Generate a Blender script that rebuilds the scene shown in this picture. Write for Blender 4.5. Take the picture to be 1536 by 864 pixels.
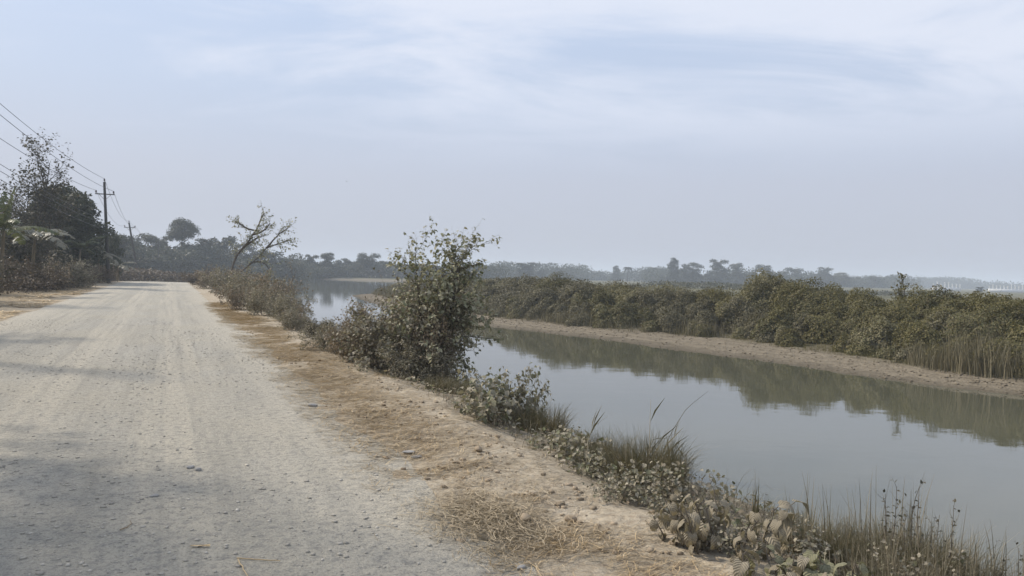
import bpy, math, random
import numpy as np
from mathutils import Matrix, Vector

for _o in list(bpy.data.objects):
    bpy.data.objects.remove(_o)
scene = bpy.context.scene
R = math.radians

# ------------------------------------------------------------------ camera
F = 1150.0                      # focal length in pixels of the 1536 px wide photograph
CAM_H = 1.6
PITCH, ROLL = 0.95, 1.5
cam = bpy.data.cameras.new('camera')
cam.sensor_width = 36.0
cam.lens = 36.0 * F / 1536.0
cam.clip_start, cam.clip_end = 0.05, 9000
cam_o = bpy.data.objects.new('camera', cam)
scene.collection.objects.link(cam_o)
M_CAM = Matrix.Translation((0, 0, CAM_H)) @ Matrix.Rotation(R(90 - PITCH), 4, 'X') @ Matrix.Rotation(R(ROLL), 4, 'Z')
cam_o.matrix_world = M_CAM
scene.camera = cam_o

# ------------------------------------------------------------------ light
SUN_DIR = Vector((-0.93, 0.36, 0)).normalized()
SUN_EL = 40.0
to_sun = Vector((SUN_DIR.x * math.cos(R(SUN_EL)), SUN_DIR.y * math.cos(R(SUN_EL)), math.sin(R(SUN_EL))))
sun = bpy.data.lights.new('sun', 'SUN')
sun.energy = 2.7
sun.angle = R(3.0)
sun.color = (1.0, 0.91, 0.78)
sun_o = bpy.data.objects.new('sun', sun)
scene.collection.objects.link(sun_o)
sun_o.rotation_euler = to_sun.to_track_quat('Z', 'Y').to_euler()

world = bpy.data.worlds.new('World')
scene.world = world
world.use_nodes = True
wt = world.node_tree
wt.nodes.clear()


class NT:
    """small node-tree helper"""
    def __init__(s, tree):
        s.t = tree

    def n(s, typ, **kw):
        nd = s.t.nodes.new(typ)
        for k, v in kw.items():
            if k.startswith('i_'):
                key = k[2:]
                nd.inputs[int(key) if key.isdigit() else key.replace('_', ' ')].default_value = v
            else:
                setattr(nd, k, v)
        return nd

    def l(s, a, b):
        s.t.links.new(a, b)

    def math(s, op, a, b=None, clamp=False):
        nd = s.t.nodes.new('ShaderNodeMath')
        nd.operation = op
        nd.use_clamp = clamp
        for i, v in enumerate((a, b)):
            if v is None:
                continue
            if isinstance(v, (int, float)):
                nd.inputs[i].default_value = v
            else:
                s.l(v, nd.inputs[i])
        return nd.outputs[0]

    def mix(s, fac, a, b, blend='MIX'):
        nd = s.t.nodes.new('ShaderNodeMix')
        nd.data_type = 'RGBA'
        nd.blend_type = blend
        for i, v in ((0, fac), (6, a), (7, b)):
            if isinstance(v, (int, float)):
                nd.inputs[i].default_value = v
            elif isinstance(v, tuple):
                nd.inputs[i].default_value = v if len(v) == 4 else v + (1,)
            else:
                s.l(v, nd.inputs[i])
        return nd.outputs[2]

    def ramp(s, fac, stops, interp='LINEAR'):
        nd = s.t.nodes.new('ShaderNodeValToRGB')
        nd.color_ramp.interpolation = interp
        el = nd.color_ramp.elements
        while len(el) < len(stops):
            el.new(0.5)
        for e, (p, c) in zip(el, stops):
            e.position = p
            e.color = (c, c, c, 1) if isinstance(c, (int, float)) else (c if len(c) == 4 else c + (1,))
        s.l(fac, nd.inputs[0])
        return nd.outputs[0]

    def noise(s, vec, scale, detail=4, rough=0.55, dist=0.0):
        nd = s.t.nodes.new('ShaderNodeTexNoise')
        nd.inputs['Scale'].default_value = scale
        nd.inputs['Detail'].default_value = detail
        nd.inputs['Roughness'].default_value = rough
        nd.inputs['Distortion'].default_value = dist
        if vec is not None:
            s.l(vec, nd.inputs['Vector'])
        return nd.outputs['Fac']

    def mapping(s, vec, scale=(1, 1, 1), rot=(0, 0, 0), loc=(0, 0, 0)):
        nd = s.t.nodes.new('ShaderNodeMapping')
        nd.inputs['Scale'].default_value = scale
        nd.inputs['Rotation'].default_value = rot
        nd.inputs['Location'].default_value = loc
        s.l(vec, nd.inputs['Vector'])
        return nd.outputs[0]


w = NT(wt)
sky = w.n('ShaderNodeTexSky', sky_type='NISHITA', sun_disc=False, sun_elevation=R(SUN_EL),
          sun_rotation=math.atan2(SUN_DIR.x, SUN_DIR.y), altitude=10.0, air_density=1.1, dust_density=2.6, ozone_density=2.0)
SKY_STRENGTH = 0.083
tc = w.n('ShaderNodeTexCoord')
sep = w.n('ShaderNodeSeparateXYZ')
w.l(tc.outputs['Generated'], sep.inputs[0])
zc = w.math('MAXIMUM', sep.outputs[2], 0.0)
# thin milky veil over the blue, thicker towards the horizon
veil = w.ramp(zc, [(0.0, 0.96), (0.10, 0.92), (0.25, 0.84), (0.6, 0.7)])
veil_col = w.ramp(zc, [(0.0, (3.6, 3.85, 4.45)), (0.12, (4.05, 4.32, 5.15)), (0.22, (4.2, 4.8, 6.0)), (0.38, (4.35, 5.2, 6.8)), (1.0, (4.7, 5.6, 7.3))])
base = w.mix(veil, sky.outputs[0], veil_col)
# cirrus streaks on a flat layer overhead
inv = w.math('DIVIDE', 1.0, w.math('ADD', zc, 0.10))
pl = w.n('ShaderNodeCombineXYZ')
w.l(w.math('MULTIPLY', sep.outputs[0], inv), pl.inputs[0])
w.l(w.math('MULTIPLY', sep.outputs[1], inv), pl.inputs[1])
c1 = w.noise(w.mapping(pl.outputs[0], scale=(0.6, 1.1, 1), rot=(0, 0, R(-24))), 1.5, 10, 0.62, 0.6)
c2 = w.noise(w.mapping(pl.outputs[0], scale=(1, 1, 1), loc=(3.1, 1.7, 0)), 0.55, 3, 0.5)
cm = w.math('ADD', w.math('ADD', w.math('MULTIPLY', c1, 0.75), w.math('MULTIPLY', c2, 0.4)), w.math('MULTIPLY', w.math('ADD', sep.outputs[0], 0.06), 0.24))
cmask = w.ramp(cm, [(0.46, 0.0), (0.72, 1.0)], 'EASE')
cfade = w.ramp(zc, [(0.12, 0.0), (0.26, 1.0)], 'EASE')
cl = w.math('MULTIPLY', w.math('MULTIPLY', cmask, cfade), 0.8)
skyc = w.mix(cl, base, (5.9, 6.2, 7.0))
bg = w.n('ShaderNodeBackground')
bg.inputs['Strength'].default_value = SKY_STRENGTH
w.l(skyc, bg.inputs['Color'])
wo = w.n('ShaderNodeOutputWorld')
w.l(bg.outputs[0], wo.inputs['Surface'])

# ------------------------------------------------------------------ exposure / render
vs = scene.view_settings
vs.view_transform = 'Standard'
vs.look = 'None'
vs.gamma = 1.0
vs.use_curve_mapping = False
vs.exposure = 0.74
scene.render.engine = 'CYCLES'
cy = scene.cycles
cy.use_denoising = True
cy.use_adaptive_sampling = True
cy.adaptive_threshold = 0.012
cy.max_bounces = 8
cy.diffuse_bounces = 3
cy.glossy_bounces = 3
cy.transmission_bounces = 4
cy.transparent_max_bounces = 8
cy.volume_bounces = 1
cy.sample_clamp_indirect = 6

HAZE_DENSITY = 0.00078


# ================================================================== helpers
def ray(px, py):
    d = M_CAM.to_3x3() @ Vector(((px - 768) / F, (432 - py) / F, -1.0))
    return d


def at(px, py, depth):
    """world point seen at photo pixel (px,py), DEPTH metres ahead"""
    d = ray(px, py)
    k = depth / d.y
    return Vector((d.x * k, depth, CAM_H + d.z * k))


def on_z(px, py, z):
    d = ray(px, py)
    k = (z - CAM_H) / d.z
    return Vector((d.x * k, d.y * k, z))


UX, UY = -0.409, 0.9125


def sn(x, y):
    return x * UX + y * UY, x * UY - y * UX


def xy(s, n):
    return s * UX + n * UY, s * UY - n * UX


WATER_Z = -1.5
_wl = [(1536, 594), (1288, 564), (1120, 539), (1012, 526), (909, 510), (743, 491), (690, 485), (600, 466), (548, 452), (527, 443)]
_wp = [on_z(a, b, WATER_Z) for a, b in _wl]
_ws = [sn(p.x, p.y) for p in _wp]
RS = np.array([-60.0, -10.0] + [a for a, b in _ws] + [_ws[-1][0] + 3.0, _ws[-1][0] + 9.0, 3000.0])
RN = np.array([_ws[0][1] + 3, _ws[0][1] + 1] + [b for a, b in _ws] + [_ws[-1][1] + 8.0, 92.0, 95.0])
TIP_S = _ws[-1][0]
_bl = [(1536, 571), (1466, 563), (1288, 535), (1080, 506), (938, 496), (817, 484), (706, 467)]
BEACH_Z = -1.2
_bs = [sn(*(on_z(a, b, BEACH_Z).xy)) for a, b in _bl]
BS = np.array([-60.0] + [a for a, b in _bs] + [TIP_S, 3000.0])
_bn = [b for a, b in _bs]
BW = np.array([1.6] + [max(0.9, b - np.interp(a, RS, RN)) for a, b in _bs] + [2.5, 3.0])
FAR_Y = 262.0
LEFT_N = 7.0


def sstep(a, b, t):
    t = np.clip((t - a) / (b - a), 0, 1)
    return t * t * (3 - 2 * t)


_ng = np.random.default_rng(11)
_lat = _ng.random((256, 256))


def vnoise(x, y, scale):
    x = np.asarray(x, float) * scale + 1000.5
    y = np.asarray(y, float) * scale + 1000.5
    xi, yi = np.floor(x).astype(int), np.floor(y).astype(int)
    fx, fy = x - xi, y - yi
    fx, fy = fx * fx * (3 - 2 * fx), fy * fy * (3 - 2 * fy)
    a, b = _lat[xi % 256, yi % 256], _lat[(xi + 1) % 256, yi % 256]
    c, d = _lat[xi % 256, (yi + 1) % 256], _lat[(xi + 1) % 256, (yi + 1) % 256]
    return (a * (1 - fx) + b * fx) * (1 - fy) + (c * (1 - fx) + d * fx) * fy - 0.5


def ground_z(x, y):
    x = np.asarray(x, float)
    y = np.asarray(y, float)
    s, n = sn(x, y)
    dip = -1.0 * sstep(84, 118, s)
    edge = 3.05 + 0.5 * vnoise(s, n * 0, 0.45) + 0.25 * vnoise(s, n * 0, 1.4)
    lim = LEFT_N + 1.0 * vnoise(s, n * 0, 0.3)
    # road side land
    t = np.clip((n - edge) / (lim - edge), 0, 3.0)
    prof = np.where(t < 1, -0.04 - 1.46 * (0.35 * t + 0.65 * t * t), -1.5 - (t - 1) * 1.2)
    sh_ = 1 - .55 * sstep(1.5, 2.0, n) * (1 - sstep(2.9, 3.4, n))
    rough = 0.05 * vnoise(x, y, 1.1) + 0.05 * vnoise(x, y, 3.0) + 0.035 * vnoise(x, y, 8.0)
    onroad = sstep(-4.6, -4.0, n) * (1 - sstep(1.5, 2.3, n))
    crown = 0.03 * (1 - np.clip(np.abs(n + 1.2) / 3.0, 0, 1) ** 2) * onroad
    berm = 0.05 * sstep(1.9, 2.7, n) * (1 - sstep(2.9, 3.6, n)) * (0.6 + vnoise(s, n, 0.7))
    left = np.maximum(prof, -3.2) + dip * (1 - t.clip(0, 1)) + rough * sh_ * (1 - onroad) + crown + berm
    left = left + 0.25 * sstep(-5.5, -10, n)
    # opposite bank
    nr = np.interp(s, RS, RN) + 0.5 * vnoise(s, n * 0, 0.35)
    bw = np.interp(s, BS, BW)
    e = n - nr
    rb = np.where(e < 0, WATER_Z + 0.25 * e,
                  WATER_Z + 0.3 * np.clip(e / bw, 0, 1) + 0.95 * sstep(0.0, 6.0, e - bw) - 0.7 * sstep(14, 60, e))
    rb = np.maximum(rb, -3.2) + np.where(e > 0, rough * 1.1, 0)
    # far shore
    fe = y - FAR_Y
    fs = np.where(fe < 0, WATER_Z + 0.1 * fe, WATER_Z + 0.7 * sstep(0, 16, fe) + 0.2 * sstep(20, 60, fe))
    fs = np.maximum(fs, -3.2)
    return np.maximum(np.maximum(left, rb), fs)


def gz(x, y):
    return float(ground_z(np.array([x]), np.array([y]))[0])


def foot(px, py, depth):
    """a point of the ground below photo pixel (px,py) at that depth"""
    p = at(px, py, depth)
    return Vector((p.x, p.y, gz(p.x, p.y)))


def sn_foot(s, n):
    x, y = xy(s, n)
    return Vector((x, y, gz(x, y)))


# ------------------------------------------------------------------ mesh building
class Geo:
    def __init__(s):
        s.v, s.f, s.n = [], [], 0

    def add(s, V, Fc):
        V = np.asarray(V, np.float32).reshape(-1, 3)
        s.v.append(V)
        s.f.append(np.asarray(Fc, np.int64).reshape(-1, 4) + s.n)
        s.n += len(V)

    def arrays(s):
        return np.concatenate(s.v), np.concatenate(s.f)

    def mesh(s, name, mat, smooth=True, offset=None):
        V, Q = s.arrays()
        if offset is not None:
            V = V - np.asarray(offset, np.float32)
        me = bpy.data.meshes.new(name)
        me.vertices.add(len(V))
        me.vertices.foreach_set('co', V.astype(np.float32).ravel())
        me.loops.add(Q.size)
        me.loops.foreach_set('vertex_index', Q.astype(np.int32).ravel())
        me.polygons.add(len(Q))
        me.polygons.foreach_set('loop_start', np.arange(0, Q.size, 4, dtype=np.int32))
        me.update(calc_edges=True)
        if smooth:
            me.polygons.foreach_set('use_smooth', np.ones(len(Q), bool))
        me.materials.append(mat)
        return me


def link(name, me, parent=None, loc=None):
    o = bpy.data.objects.new(name, me)
    scene.collection.objects.link(o)
    if parent is not None:
        o.parent = parent
    if loc is not None:
        o.location = loc
    return o


def tag(o, label=None, cat=None, group=None, kind=None):
    if label:
        o['label'] = label
    if cat:
        o['category'] = cat
    if group:
        o['group'] = group
    if kind:
        o['kind'] = kind
    return o


def thing(name, label, cat, loc, group=None, rz=0.0, scale=1.0):
    o = bpy.data.objects.new(name, None)
    o.empty_display_size = 0.2
    scene.collection.objects.link(o)
    o.location = loc
    o.rotation_euler = (0, 0, rz)
    o.scale = (scale, scale, scale) if isinstance(scale, (int, float)) else scale
    return tag(o, label, cat, group)


def dup(root, loc, rz=0.0, scale=1.0, label=None, group=None):
    r = root.copy()
    scene.collection.objects.link(r)
    r.location = loc
    r.rotation_euler = (0, 0, rz)
    r.scale = (scale, scale, scale) if isinstance(scale, (int, float)) else scale
    if label:
        r['label'] = label
    if group:
        r['group'] = group
    for ch in list(root.children):
        c = ch.copy()
        scene.collection.objects.link(c)
        c.parent = r
    return r


def unit(a):
    a = np.asarray(a, float)
    return a / np.maximum(np.linalg.norm(a, axis=-1, keepdims=True), 1e-9)


def tube(g, P, Rd, m=5):
    P = np.asarray(P, float)
    Rd = np.broadcast_to(np.asarray(Rd, float), (len(P),))
    T = unit(np.gradient(P, axis=0))
    mt = np.abs(T.mean(0))
    ref = np.eye(3)[int(np.argmin(mt))]
    U = unit(np.cross(T, ref))
    W = np.cross(T, U)
    a = np.linspace(0, 2 * np.pi, m, endpoint=False)
    V = P[:, None] + Rd[:, None, None] * (np.cos(a)[None, :, None] * U[:, None] + np.sin(a)[None, :, None] * W[:, None])
    k = len(P)
    i, j = np.meshgrid(np.arange(k - 1), np.arange(m), indexing='ij')
    q = np.stack([i * m + j, i * m + (j + 1) % m, (i + 1) * m + (j + 1) % m, (i + 1) * m + j], -1).reshape(-1, 4)
    g.add(V.reshape(-1, 3), q)


# leaf shapes: x along the blade, y across, z up
LEAF_QUAD = (np.array([(0, 0, 0), (.42, -.34, .07), (1, 0, -.08), (.42, .34, .07)]), np.array([(0, 1, 2, 3)]))
LEAF_LONG = (np.array([(0, 0, 0), (.4, -.13, .04), (1, 0, -.12), (.4, .13, .04)]), np.array([(0, 1, 2, 3)]))
LEAF_CLUMP = (np.array([(0, -.3, 0), (.3, -.55, .1), (1, -.25, -.1), (.85, .3, -.12), (.35, .5, .12), (.42, 0, .05)]),
              np.array([(0, 1, 5, 4), (1, 2, 3, 5), ]))
LEAF_HEART = (np.array([(0, 0, 0), (-.1, -.28, .05), (-.1, .28, .05), (.38, -.42, .10), (.38, .42, .10), (.72, -.22, .0), (.72, .22, .0),
                        (1, 0, -.2), (.45, 0, -.02)]),
              np.array([(0, 1, 3, 8), (8, 3, 5, 7), (0, 8, 4, 2), (8, 7, 6, 4)]))


def big_leaf_shape(nx=7, ny=3, droop=0.7, fold=0.25, wav=0.03, width=0.42):
    V, Q = [], []
    for i in range(nx + 1):
        t = i / nx
        wd = width * math.sin(math.pi * min(1, t * 0.95 + 0.05) ** 0.62) ** 0.85 * (1 - .25 * t) if i < nx else 0.0
        ang = droop * t * t
        x, z = t * math.cos(ang), -t * math.sin(ang)
        for j in range(-ny, ny + 1):
            v = j / ny
            V.append((x - 0.10 * abs(v) * (1 - t), wd * v, z + fold * wd * abs(v) - 0.28 * wd * v * v + wav * math.cos(t * 34 - abs(v) * 5) * (abs(v) ** .7)))
    m = 2 * ny + 1
    for i in range(nx):
        for j in range(2 * ny):
            Q.append((i * m + j, i * m + j + 1, (i + 1) * m + j + 1, (i + 1) * m + j))
    return np.array(V), np.array(Q)


def put_leaves(g, P, D, N, S, shape):
    P, D, N = (np.asarray(a, float).reshape(-1, 3) for a in (P, D, N))
    if not len(P):
        return
    S = np.broadcast_to(np.asarray(S, float), (len(P),))
    X = unit(D)
    Y = unit(np.cross(N, X))
    Z = np.cross(X, Y)
    t, q = shape
    V = P[:, None] + S[:, None, None] * (t[None, :, 0:1] * X[:, None] + t[None, :, 1:2] * Y[:, None] + t[None, :, 2:3] * Z[:, None])
    k = len(t)
    Q = q[None] + (np.arange(len(P)) * k)[:, None, None]
    g.add(V.reshape(-1, 3), Q.reshape(-1, 4))


def grow(rng, p, d, L, r, spec, lev=0, out=None):
    """recursive branching; spec[lev] = dict(seg, wander, up, n, t0, ang, ratio, taper)"""
    if out is None:
        out = []
    sp = spec[lev]
    k = sp.get('seg', 5)
    p = np.asarray(p, float)
    d = unit(d)
    pts, dirs = [p], [d]
    for i in range(k):
        d = unit(d + rng.normal(0, sp.get('wander', .1), 3) + np.array([0, 0, sp.get('up', 0.0)]))
        p = p + d * L / k
        pts.append(p)
        dirs.append(d)
    pts, dirs = np.array(pts), np.array(dirs)
    tt = np.linspace(0, 1, k + 1)
    out.append((pts, r * (1 - sp.get('taper', .75) * tt), lev, dirs))
    if lev + 1 < len(spec):
        nc = sp['n'] if isinstance(sp['n'], int) else rng.integers(sp['n'][0], sp['n'][1] + 1)
        for j in range(nc):
            t = sp.get('t0', .3) + (1 - sp.get('t0', .3)) * (j + rng.random()) / nc
            f = min(t * k, k - 1e-6)
            i = int(f)
            q = pts[i] + (pts[i + 1] - pts[i]) * (f - i)
            dd = dirs[i + 1]
            perp = unit(np.cross(dd, unit(rng.normal(0, 1, 3))))
            a = math.radians(sp.get('ang', 45) * rng.uniform(.7, 1.25))
            nd = dd * math.cos(a) + perp * math.sin(a)
            grow(rng, q, nd, L * sp.get('ratio', .55) * rng.uniform(.65, 1.2) * (1.15 - .5 * t), max(.0012, r * (1 - sp.get('taper', .75) * t) * .62), spec, lev + 1, out)
    return out


def wood_and_leaves(rng, branches, gw, gl, leaf_lev, spacing, size, shape, droop=.25, sides=(7, 5, 4, 3, 3), keep=1.0, t_from=.15, outward=.8):
    for pts, rad, lev, dirs in branches:
        tube(gw, pts, rad, sides[min(lev, len(sides) - 1)])
    PP, DD = [], []
    for pts, rad, lev, dirs in branches:
        if lev < leaf_lev:
            continue
        seg = np.linalg.norm(np.diff(pts, axis=0), axis=1)
        L = seg.sum()
        m = max(1, int(L / spacing))
        t = t_from + (1 - t_from) * (np.arange(m) + rng.random(m)) / m
        t = t[rng.random(m) < keep]
        f = np.minimum(t * (len(pts) - 1), len(pts) - 1 - 1e-6)
        i = f.astype(int)
        q = pts[i] + (pts[i + 1] - pts[i]) * (f - i)[:, None]
        dd = dirs[np.minimum(i + 1, len(dirs) - 1)]
        o = unit(np.cross(dd, unit(rng.normal(0, 1, (len(q), 3)))))
        PP.append(q)
        DD.append(unit(dd * .5 + o * outward + np.array([0, 0, -droop]) + rng.normal(0, .15, (len(q), 3))))
    if not PP:
        return
    P, D = np.concatenate(PP), np.concatenate(DD)
    N = unit(np.array([0, 0, 1.0]) + rng.normal(0, .45, P.shape))
    S = size * rng.uniform(.6, 1.25, len(P))
    put_leaves(gl, P, D, N, S, shape)


# ================================================================== materials
def new_mat(name):
    m = bpy.data.materials.new(name)
    m.use_nodes = True
    m.node_tree.nodes.clear()
    t = NT(m.node_tree)
    out = t.n('ShaderNodeOutputMaterial')
    return m, t, out


def leaf_mat(name, cols, trans=.28, rough=.6, spec=.25):
    """leaf colours vary from leaf to leaf"""
    m, t, out = new_mat(name)
    geo = t.n('ShaderNodeNewGeometry')
    stops = [((i + .5) / len(cols), c) for i, c in enumerate(cols)]
    c = t.ramp(geo.outputs['Random Per Island'], stops)
    tc = t.n('ShaderNodeTexCoord')
    nz = t.noise(tc.outputs['Object'], 9.0, 3, .6)
    c = t.mix(t.ramp(nz, [(.35, 0.0), (.7, .35)]), c, tuple(x * .62 for x in cols[0][:3]))
    p = t.n('ShaderNodeBsdfPrincipled')
    p.inputs['Roughness'].default_value = rough
    p.inputs['Specular IOR Level'].default_value = spec
    t.l(c, p.inputs['Base Color'])
    tr = t.n('ShaderNodeBsdfTranslucent')
    t.l(t.mix(1.0, c, (1.0, 1.0, .72), 'MULTIPLY'), tr.inputs['Color'])
    mx = t.n('ShaderNodeMixShader')
    mx.inputs[0].default_value = trans
    t.l(p.outputs[0], mx.inputs[1])
    t.l(tr.outputs[0], mx.inputs[2])
    t.l(mx.outputs[0], out.inputs['Surface'])
    return m


def wood_mat(name, a, b, scale=(14, 14, 3), rough=.85):
    m, t, out = new_mat(name)
    tc = t.n('ShaderNodeTexCoord')
    nz = t.noise(t.mapping(tc.outputs['Object'], scale=scale), 2.0, 5, .65)
    p = t.n('ShaderNodeBsdfPrincipled')
    p.inputs['Roughness'].default_value = rough
    p.inputs['Specular IOR Level'].default_value = .15
    t.l(t.mix(t.ramp(nz, [(.3, 0.0), (.7, 1.0)]), a, b), p.inputs['Base Color'])
    bp = t.n('ShaderNodeBump')
    bp.inputs['Strength'].default_value = .35
    bp.inputs['Distance'].default_value = .02
    t.l(nz, bp.inputs['Height'])
    t.l(bp.outputs[0], p.inputs['Normal'])
    t.l(p.outputs[0], out.inputs['Surface'])
    return m


M = {}
M['dusty'] = leaf_mat('dusty_leaves', [(0.247, 0.216, 0.161), (0.319, 0.282, 0.217), (0.183, 0.175, 0.112), (0.424, 0.380, 0.291), (0.130, 0.133, 0.079)], .2)
M['dusty_brown'] = leaf_mat('dusty_brown_leaves', [(0.211, 0.164, 0.113), (0.278, 0.214, 0.150), (0.149, 0.125, 0.087), (0.346, 0.269, 0.185), (0.106, 0.100, 0.067)], .2)
M['tree_leaf'] = leaf_mat('young_tree_leaves', [(0.279, 0.275, 0.179), (0.382, 0.362, 0.257), (0.205, 0.215, 0.125), (0.514, 0.474, 0.359), (0.153, 0.172, 0.094)], .22)
M['pale_leaf'] = leaf_mat('pale_dusty_leaves', [(0.264, 0.237, 0.176), (0.330, 0.297, 0.220), (0.176, 0.176, 0.099), (0.396, 0.352, 0.270), (0.132, 0.143, 0.072)], .2, .55)
M['big_dry'] = leaf_mat('dry_broad_leaves', [(.30, .26, .20), (.36, .31, .235), (.22, .19, .14), (.42, .36, .26), (.18, .165, .11)], .18, .55)
M['big_green'] = leaf_mat('dusty_green_broad_leaves', [(.22, .22, .13), (.30, .28, .19), (.12, .145, .06), (.34, .315, .22), (.17, .18, .09)], .2, .5)
M['scrub'] = leaf_mat('scrub_leaves', [(0.121, 0.110, 0.047), (0.163, 0.147, 0.067), (0.084, 0.089, 0.034), (0.210, 0.185, 0.092), (0.142, 0.110, 0.059), (0.096, 0.101, 0.038)], .25)
M['scrub_pale'] = leaf_mat('pale_scrub_leaves', [(0.182, 0.166, 0.085), (0.236, 0.207, 0.119), (0.128, 0.130, 0.051), (0.269, 0.234, 0.136)], .25)
M['scrub_green'] = leaf_mat('green_scrub_leaves', [(0.129, 0.119, 0.044), (0.171, 0.151, 0.060), (0.091, 0.089, 0.034), (0.207, 0.172, 0.078)], .28)
M['scrub_brown'] = leaf_mat('brown_scrub_leaves', [(0.124, 0.110, 0.064), (0.158, 0.143, 0.083), (0.088, 0.085, 0.048), (0.198, 0.174, 0.105)], .22)
M['reed'] = leaf_mat('grey_reeds', [(0.200, 0.174, 0.108), (0.270, 0.233, 0.148), (0.140, 0.127, 0.077), (0.168, 0.148, 0.094)], .2)
M['grass_dark'] = leaf_mat('dark_grass', [(0.113, 0.104, 0.058), (0.160, 0.140, 0.082), (0.080, 0.079, 0.042), (0.227, 0.182, 0.117)], .2)
M['grass_dry'] = leaf_mat('dry_grass', [(.19, .165, .115), (.28, .245, .175), (.12, .115, .075), (.155, .13, .095), (.36, .315, .23)], .2)
M['straw'] = leaf_mat('straw', [(.52, .39, .22), (.60, .46, .27), (.42, .31, .18), (.68, .54, .34), (.34, .25, .15)], .12)
M['straw_grey'] = leaf_mat('weathered_straw', [(.36, .29, .195), (.46, .375, .255), (.26, .21, .14), (.54, .45, .31)], .12)
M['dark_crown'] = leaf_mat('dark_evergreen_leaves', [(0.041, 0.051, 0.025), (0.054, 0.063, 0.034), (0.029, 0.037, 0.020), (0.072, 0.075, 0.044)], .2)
M['far_crown'] = leaf_mat('wood_leaves', [(.040, .050, .028), (.052, .060, .034), (.032, .040, .022), (.064, .068, .040)], .2)
M['far_crown_warm'] = leaf_mat('dry_wood_leaves', [(.085, .085, .05), (.10, .095, .06), (.065, .07, .04)], .2)
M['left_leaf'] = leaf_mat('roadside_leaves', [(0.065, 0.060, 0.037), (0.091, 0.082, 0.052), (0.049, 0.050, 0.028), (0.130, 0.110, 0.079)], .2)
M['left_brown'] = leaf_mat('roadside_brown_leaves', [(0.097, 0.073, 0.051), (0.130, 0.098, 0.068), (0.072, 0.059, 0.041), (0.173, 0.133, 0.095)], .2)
M['banana'] = leaf_mat('banana_leaves', [(0.090, 0.108, 0.048), (0.120, 0.130, 0.064), (0.075, 0.086, 0.040)], .3, .45)
M['banana_dusty'] = leaf_mat('dusty_banana_leaves', [(.18, .175, .135), (.23, .22, .175), (.12, .122, .085)], .2, .5)
M['banana_stem'] = wood_mat('banana_stem', (.10, .085, .055), (.20, .165, .11), (6, 6, 1.5))


def veined(name, cols):
    m = leaf_mat(name, cols, .2, .5)
    t = NT(m.node_tree)
    p = [n for n in m.node_tree.nodes if n.type == 'BSDF_PRINCIPLED'][0]
    uv = t.n('ShaderNodeUVMap', uv_map='blade')
    sp = t.n('ShaderNodeSeparateXYZ')
    t.l(uv.outputs[0], sp.inputs[0])
    ay = t.math('ABSOLUTE', sp.outputs[1])
    v = t.math('SINE', t.math('SUBTRACT', t.math('MULTIPLY', sp.outputs[0], 46.0), t.math('MULTIPLY', ay, 42.0)))
    vein = t.ramp(v, [(.72, 0.0), (.95, 1.0)])
    mid = t.ramp(ay, [(.008, 1.0), (.02, 0.0)])
    vm = t.math('MAXIMUM', vein, mid)
    lk = p.inputs['Base Color'].links[0].from_socket
    t.l(t.mix(t.math('MULTIPLY', vm, .5), lk, tuple(c * .5 for c in cols[0])), p.inputs['Base Color'])
    bp = t.n('ShaderNodeBump')
    bp.inputs['Strength'].default_value = .6
    bp.inputs['Distance'].default_value = .006
    t.l(t.math('MULTIPLY', v, .5), bp.inputs['Height'])
    t.l(bp.outputs[0], p.inputs['Normal'])
    return m


M['big_dry'] = veined('dry_broad_leaves', [(.30, .26, .19), (.37, .32, .235), (.22, .19, .135), (.43, .37, .27), (.17, .155, .10)])
M['big_green'] = veined('dusty_green_broad_leaves', [(.24, .225, .14), (.31, .285, .19), (.15, .155, .075), (.36, .33, .23), (.19, .18, .10)])
M['bark'] = wood_mat('bark', (.075, .062, .05), (.15, .13, .105))
M['bark_dark'] = wood_mat('dark_bark', (.04, .035, .03), (.08, .07, .058))
M['twig'] = wood_mat('twigs', (.11, .092, .07), (.19, .165, .13), (30, 30, 8))
M['pole'] = wood_mat('weathered_pole', (.045, .043, .041), (.08, .076, .072), (20, 20, 1.2))
M['metal'] = wood_mat('grey_steel', (.09, .09, .09), (.14, .14, .14), (5, 5, 5), .55)
M['ceramic'] = wood_mat('insulator', (.05, .035, .03), (.07, .05, .045), (5, 5, 5), .35)
M['wire'] = wood_mat('wire', (.05, .052, .056), (.06, .062, .066), (2, 2, 2), .5)
M['stone'] = wood_mat('stone', (.22, .215, .205), (.36, .35, .33), (18, 18, 18), .9)
M['gravel'] = leaf_mat('gravel', [(.33, .31, .265), (.42, .395, .34), (.26, .245, .215), (.50, .47, .41)], 0.0, .9, .2)
M['clod'] = leaf_mat('soil_clods', [(.33, .265, .19), (.40, .325, .24), (.26, .21, .15), (.20, .16, .115)], 0.0, .95, .1)
M['mud_clod'] = leaf_mat('mud_clods', [(.17, .142, .104), (.23, .195, .145), (.135, .112, .08)], 0.0, .95, .1)
M['white_paint'] = wood_mat('whitewash', (.60, .60, .585), (.70, .70, .68), (2, 2, 2), .7)
M['bird'] = wood_mat('feathers', (.03, .03, .03), (.05, .05, .05), (8, 8, 8), .7)


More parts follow.
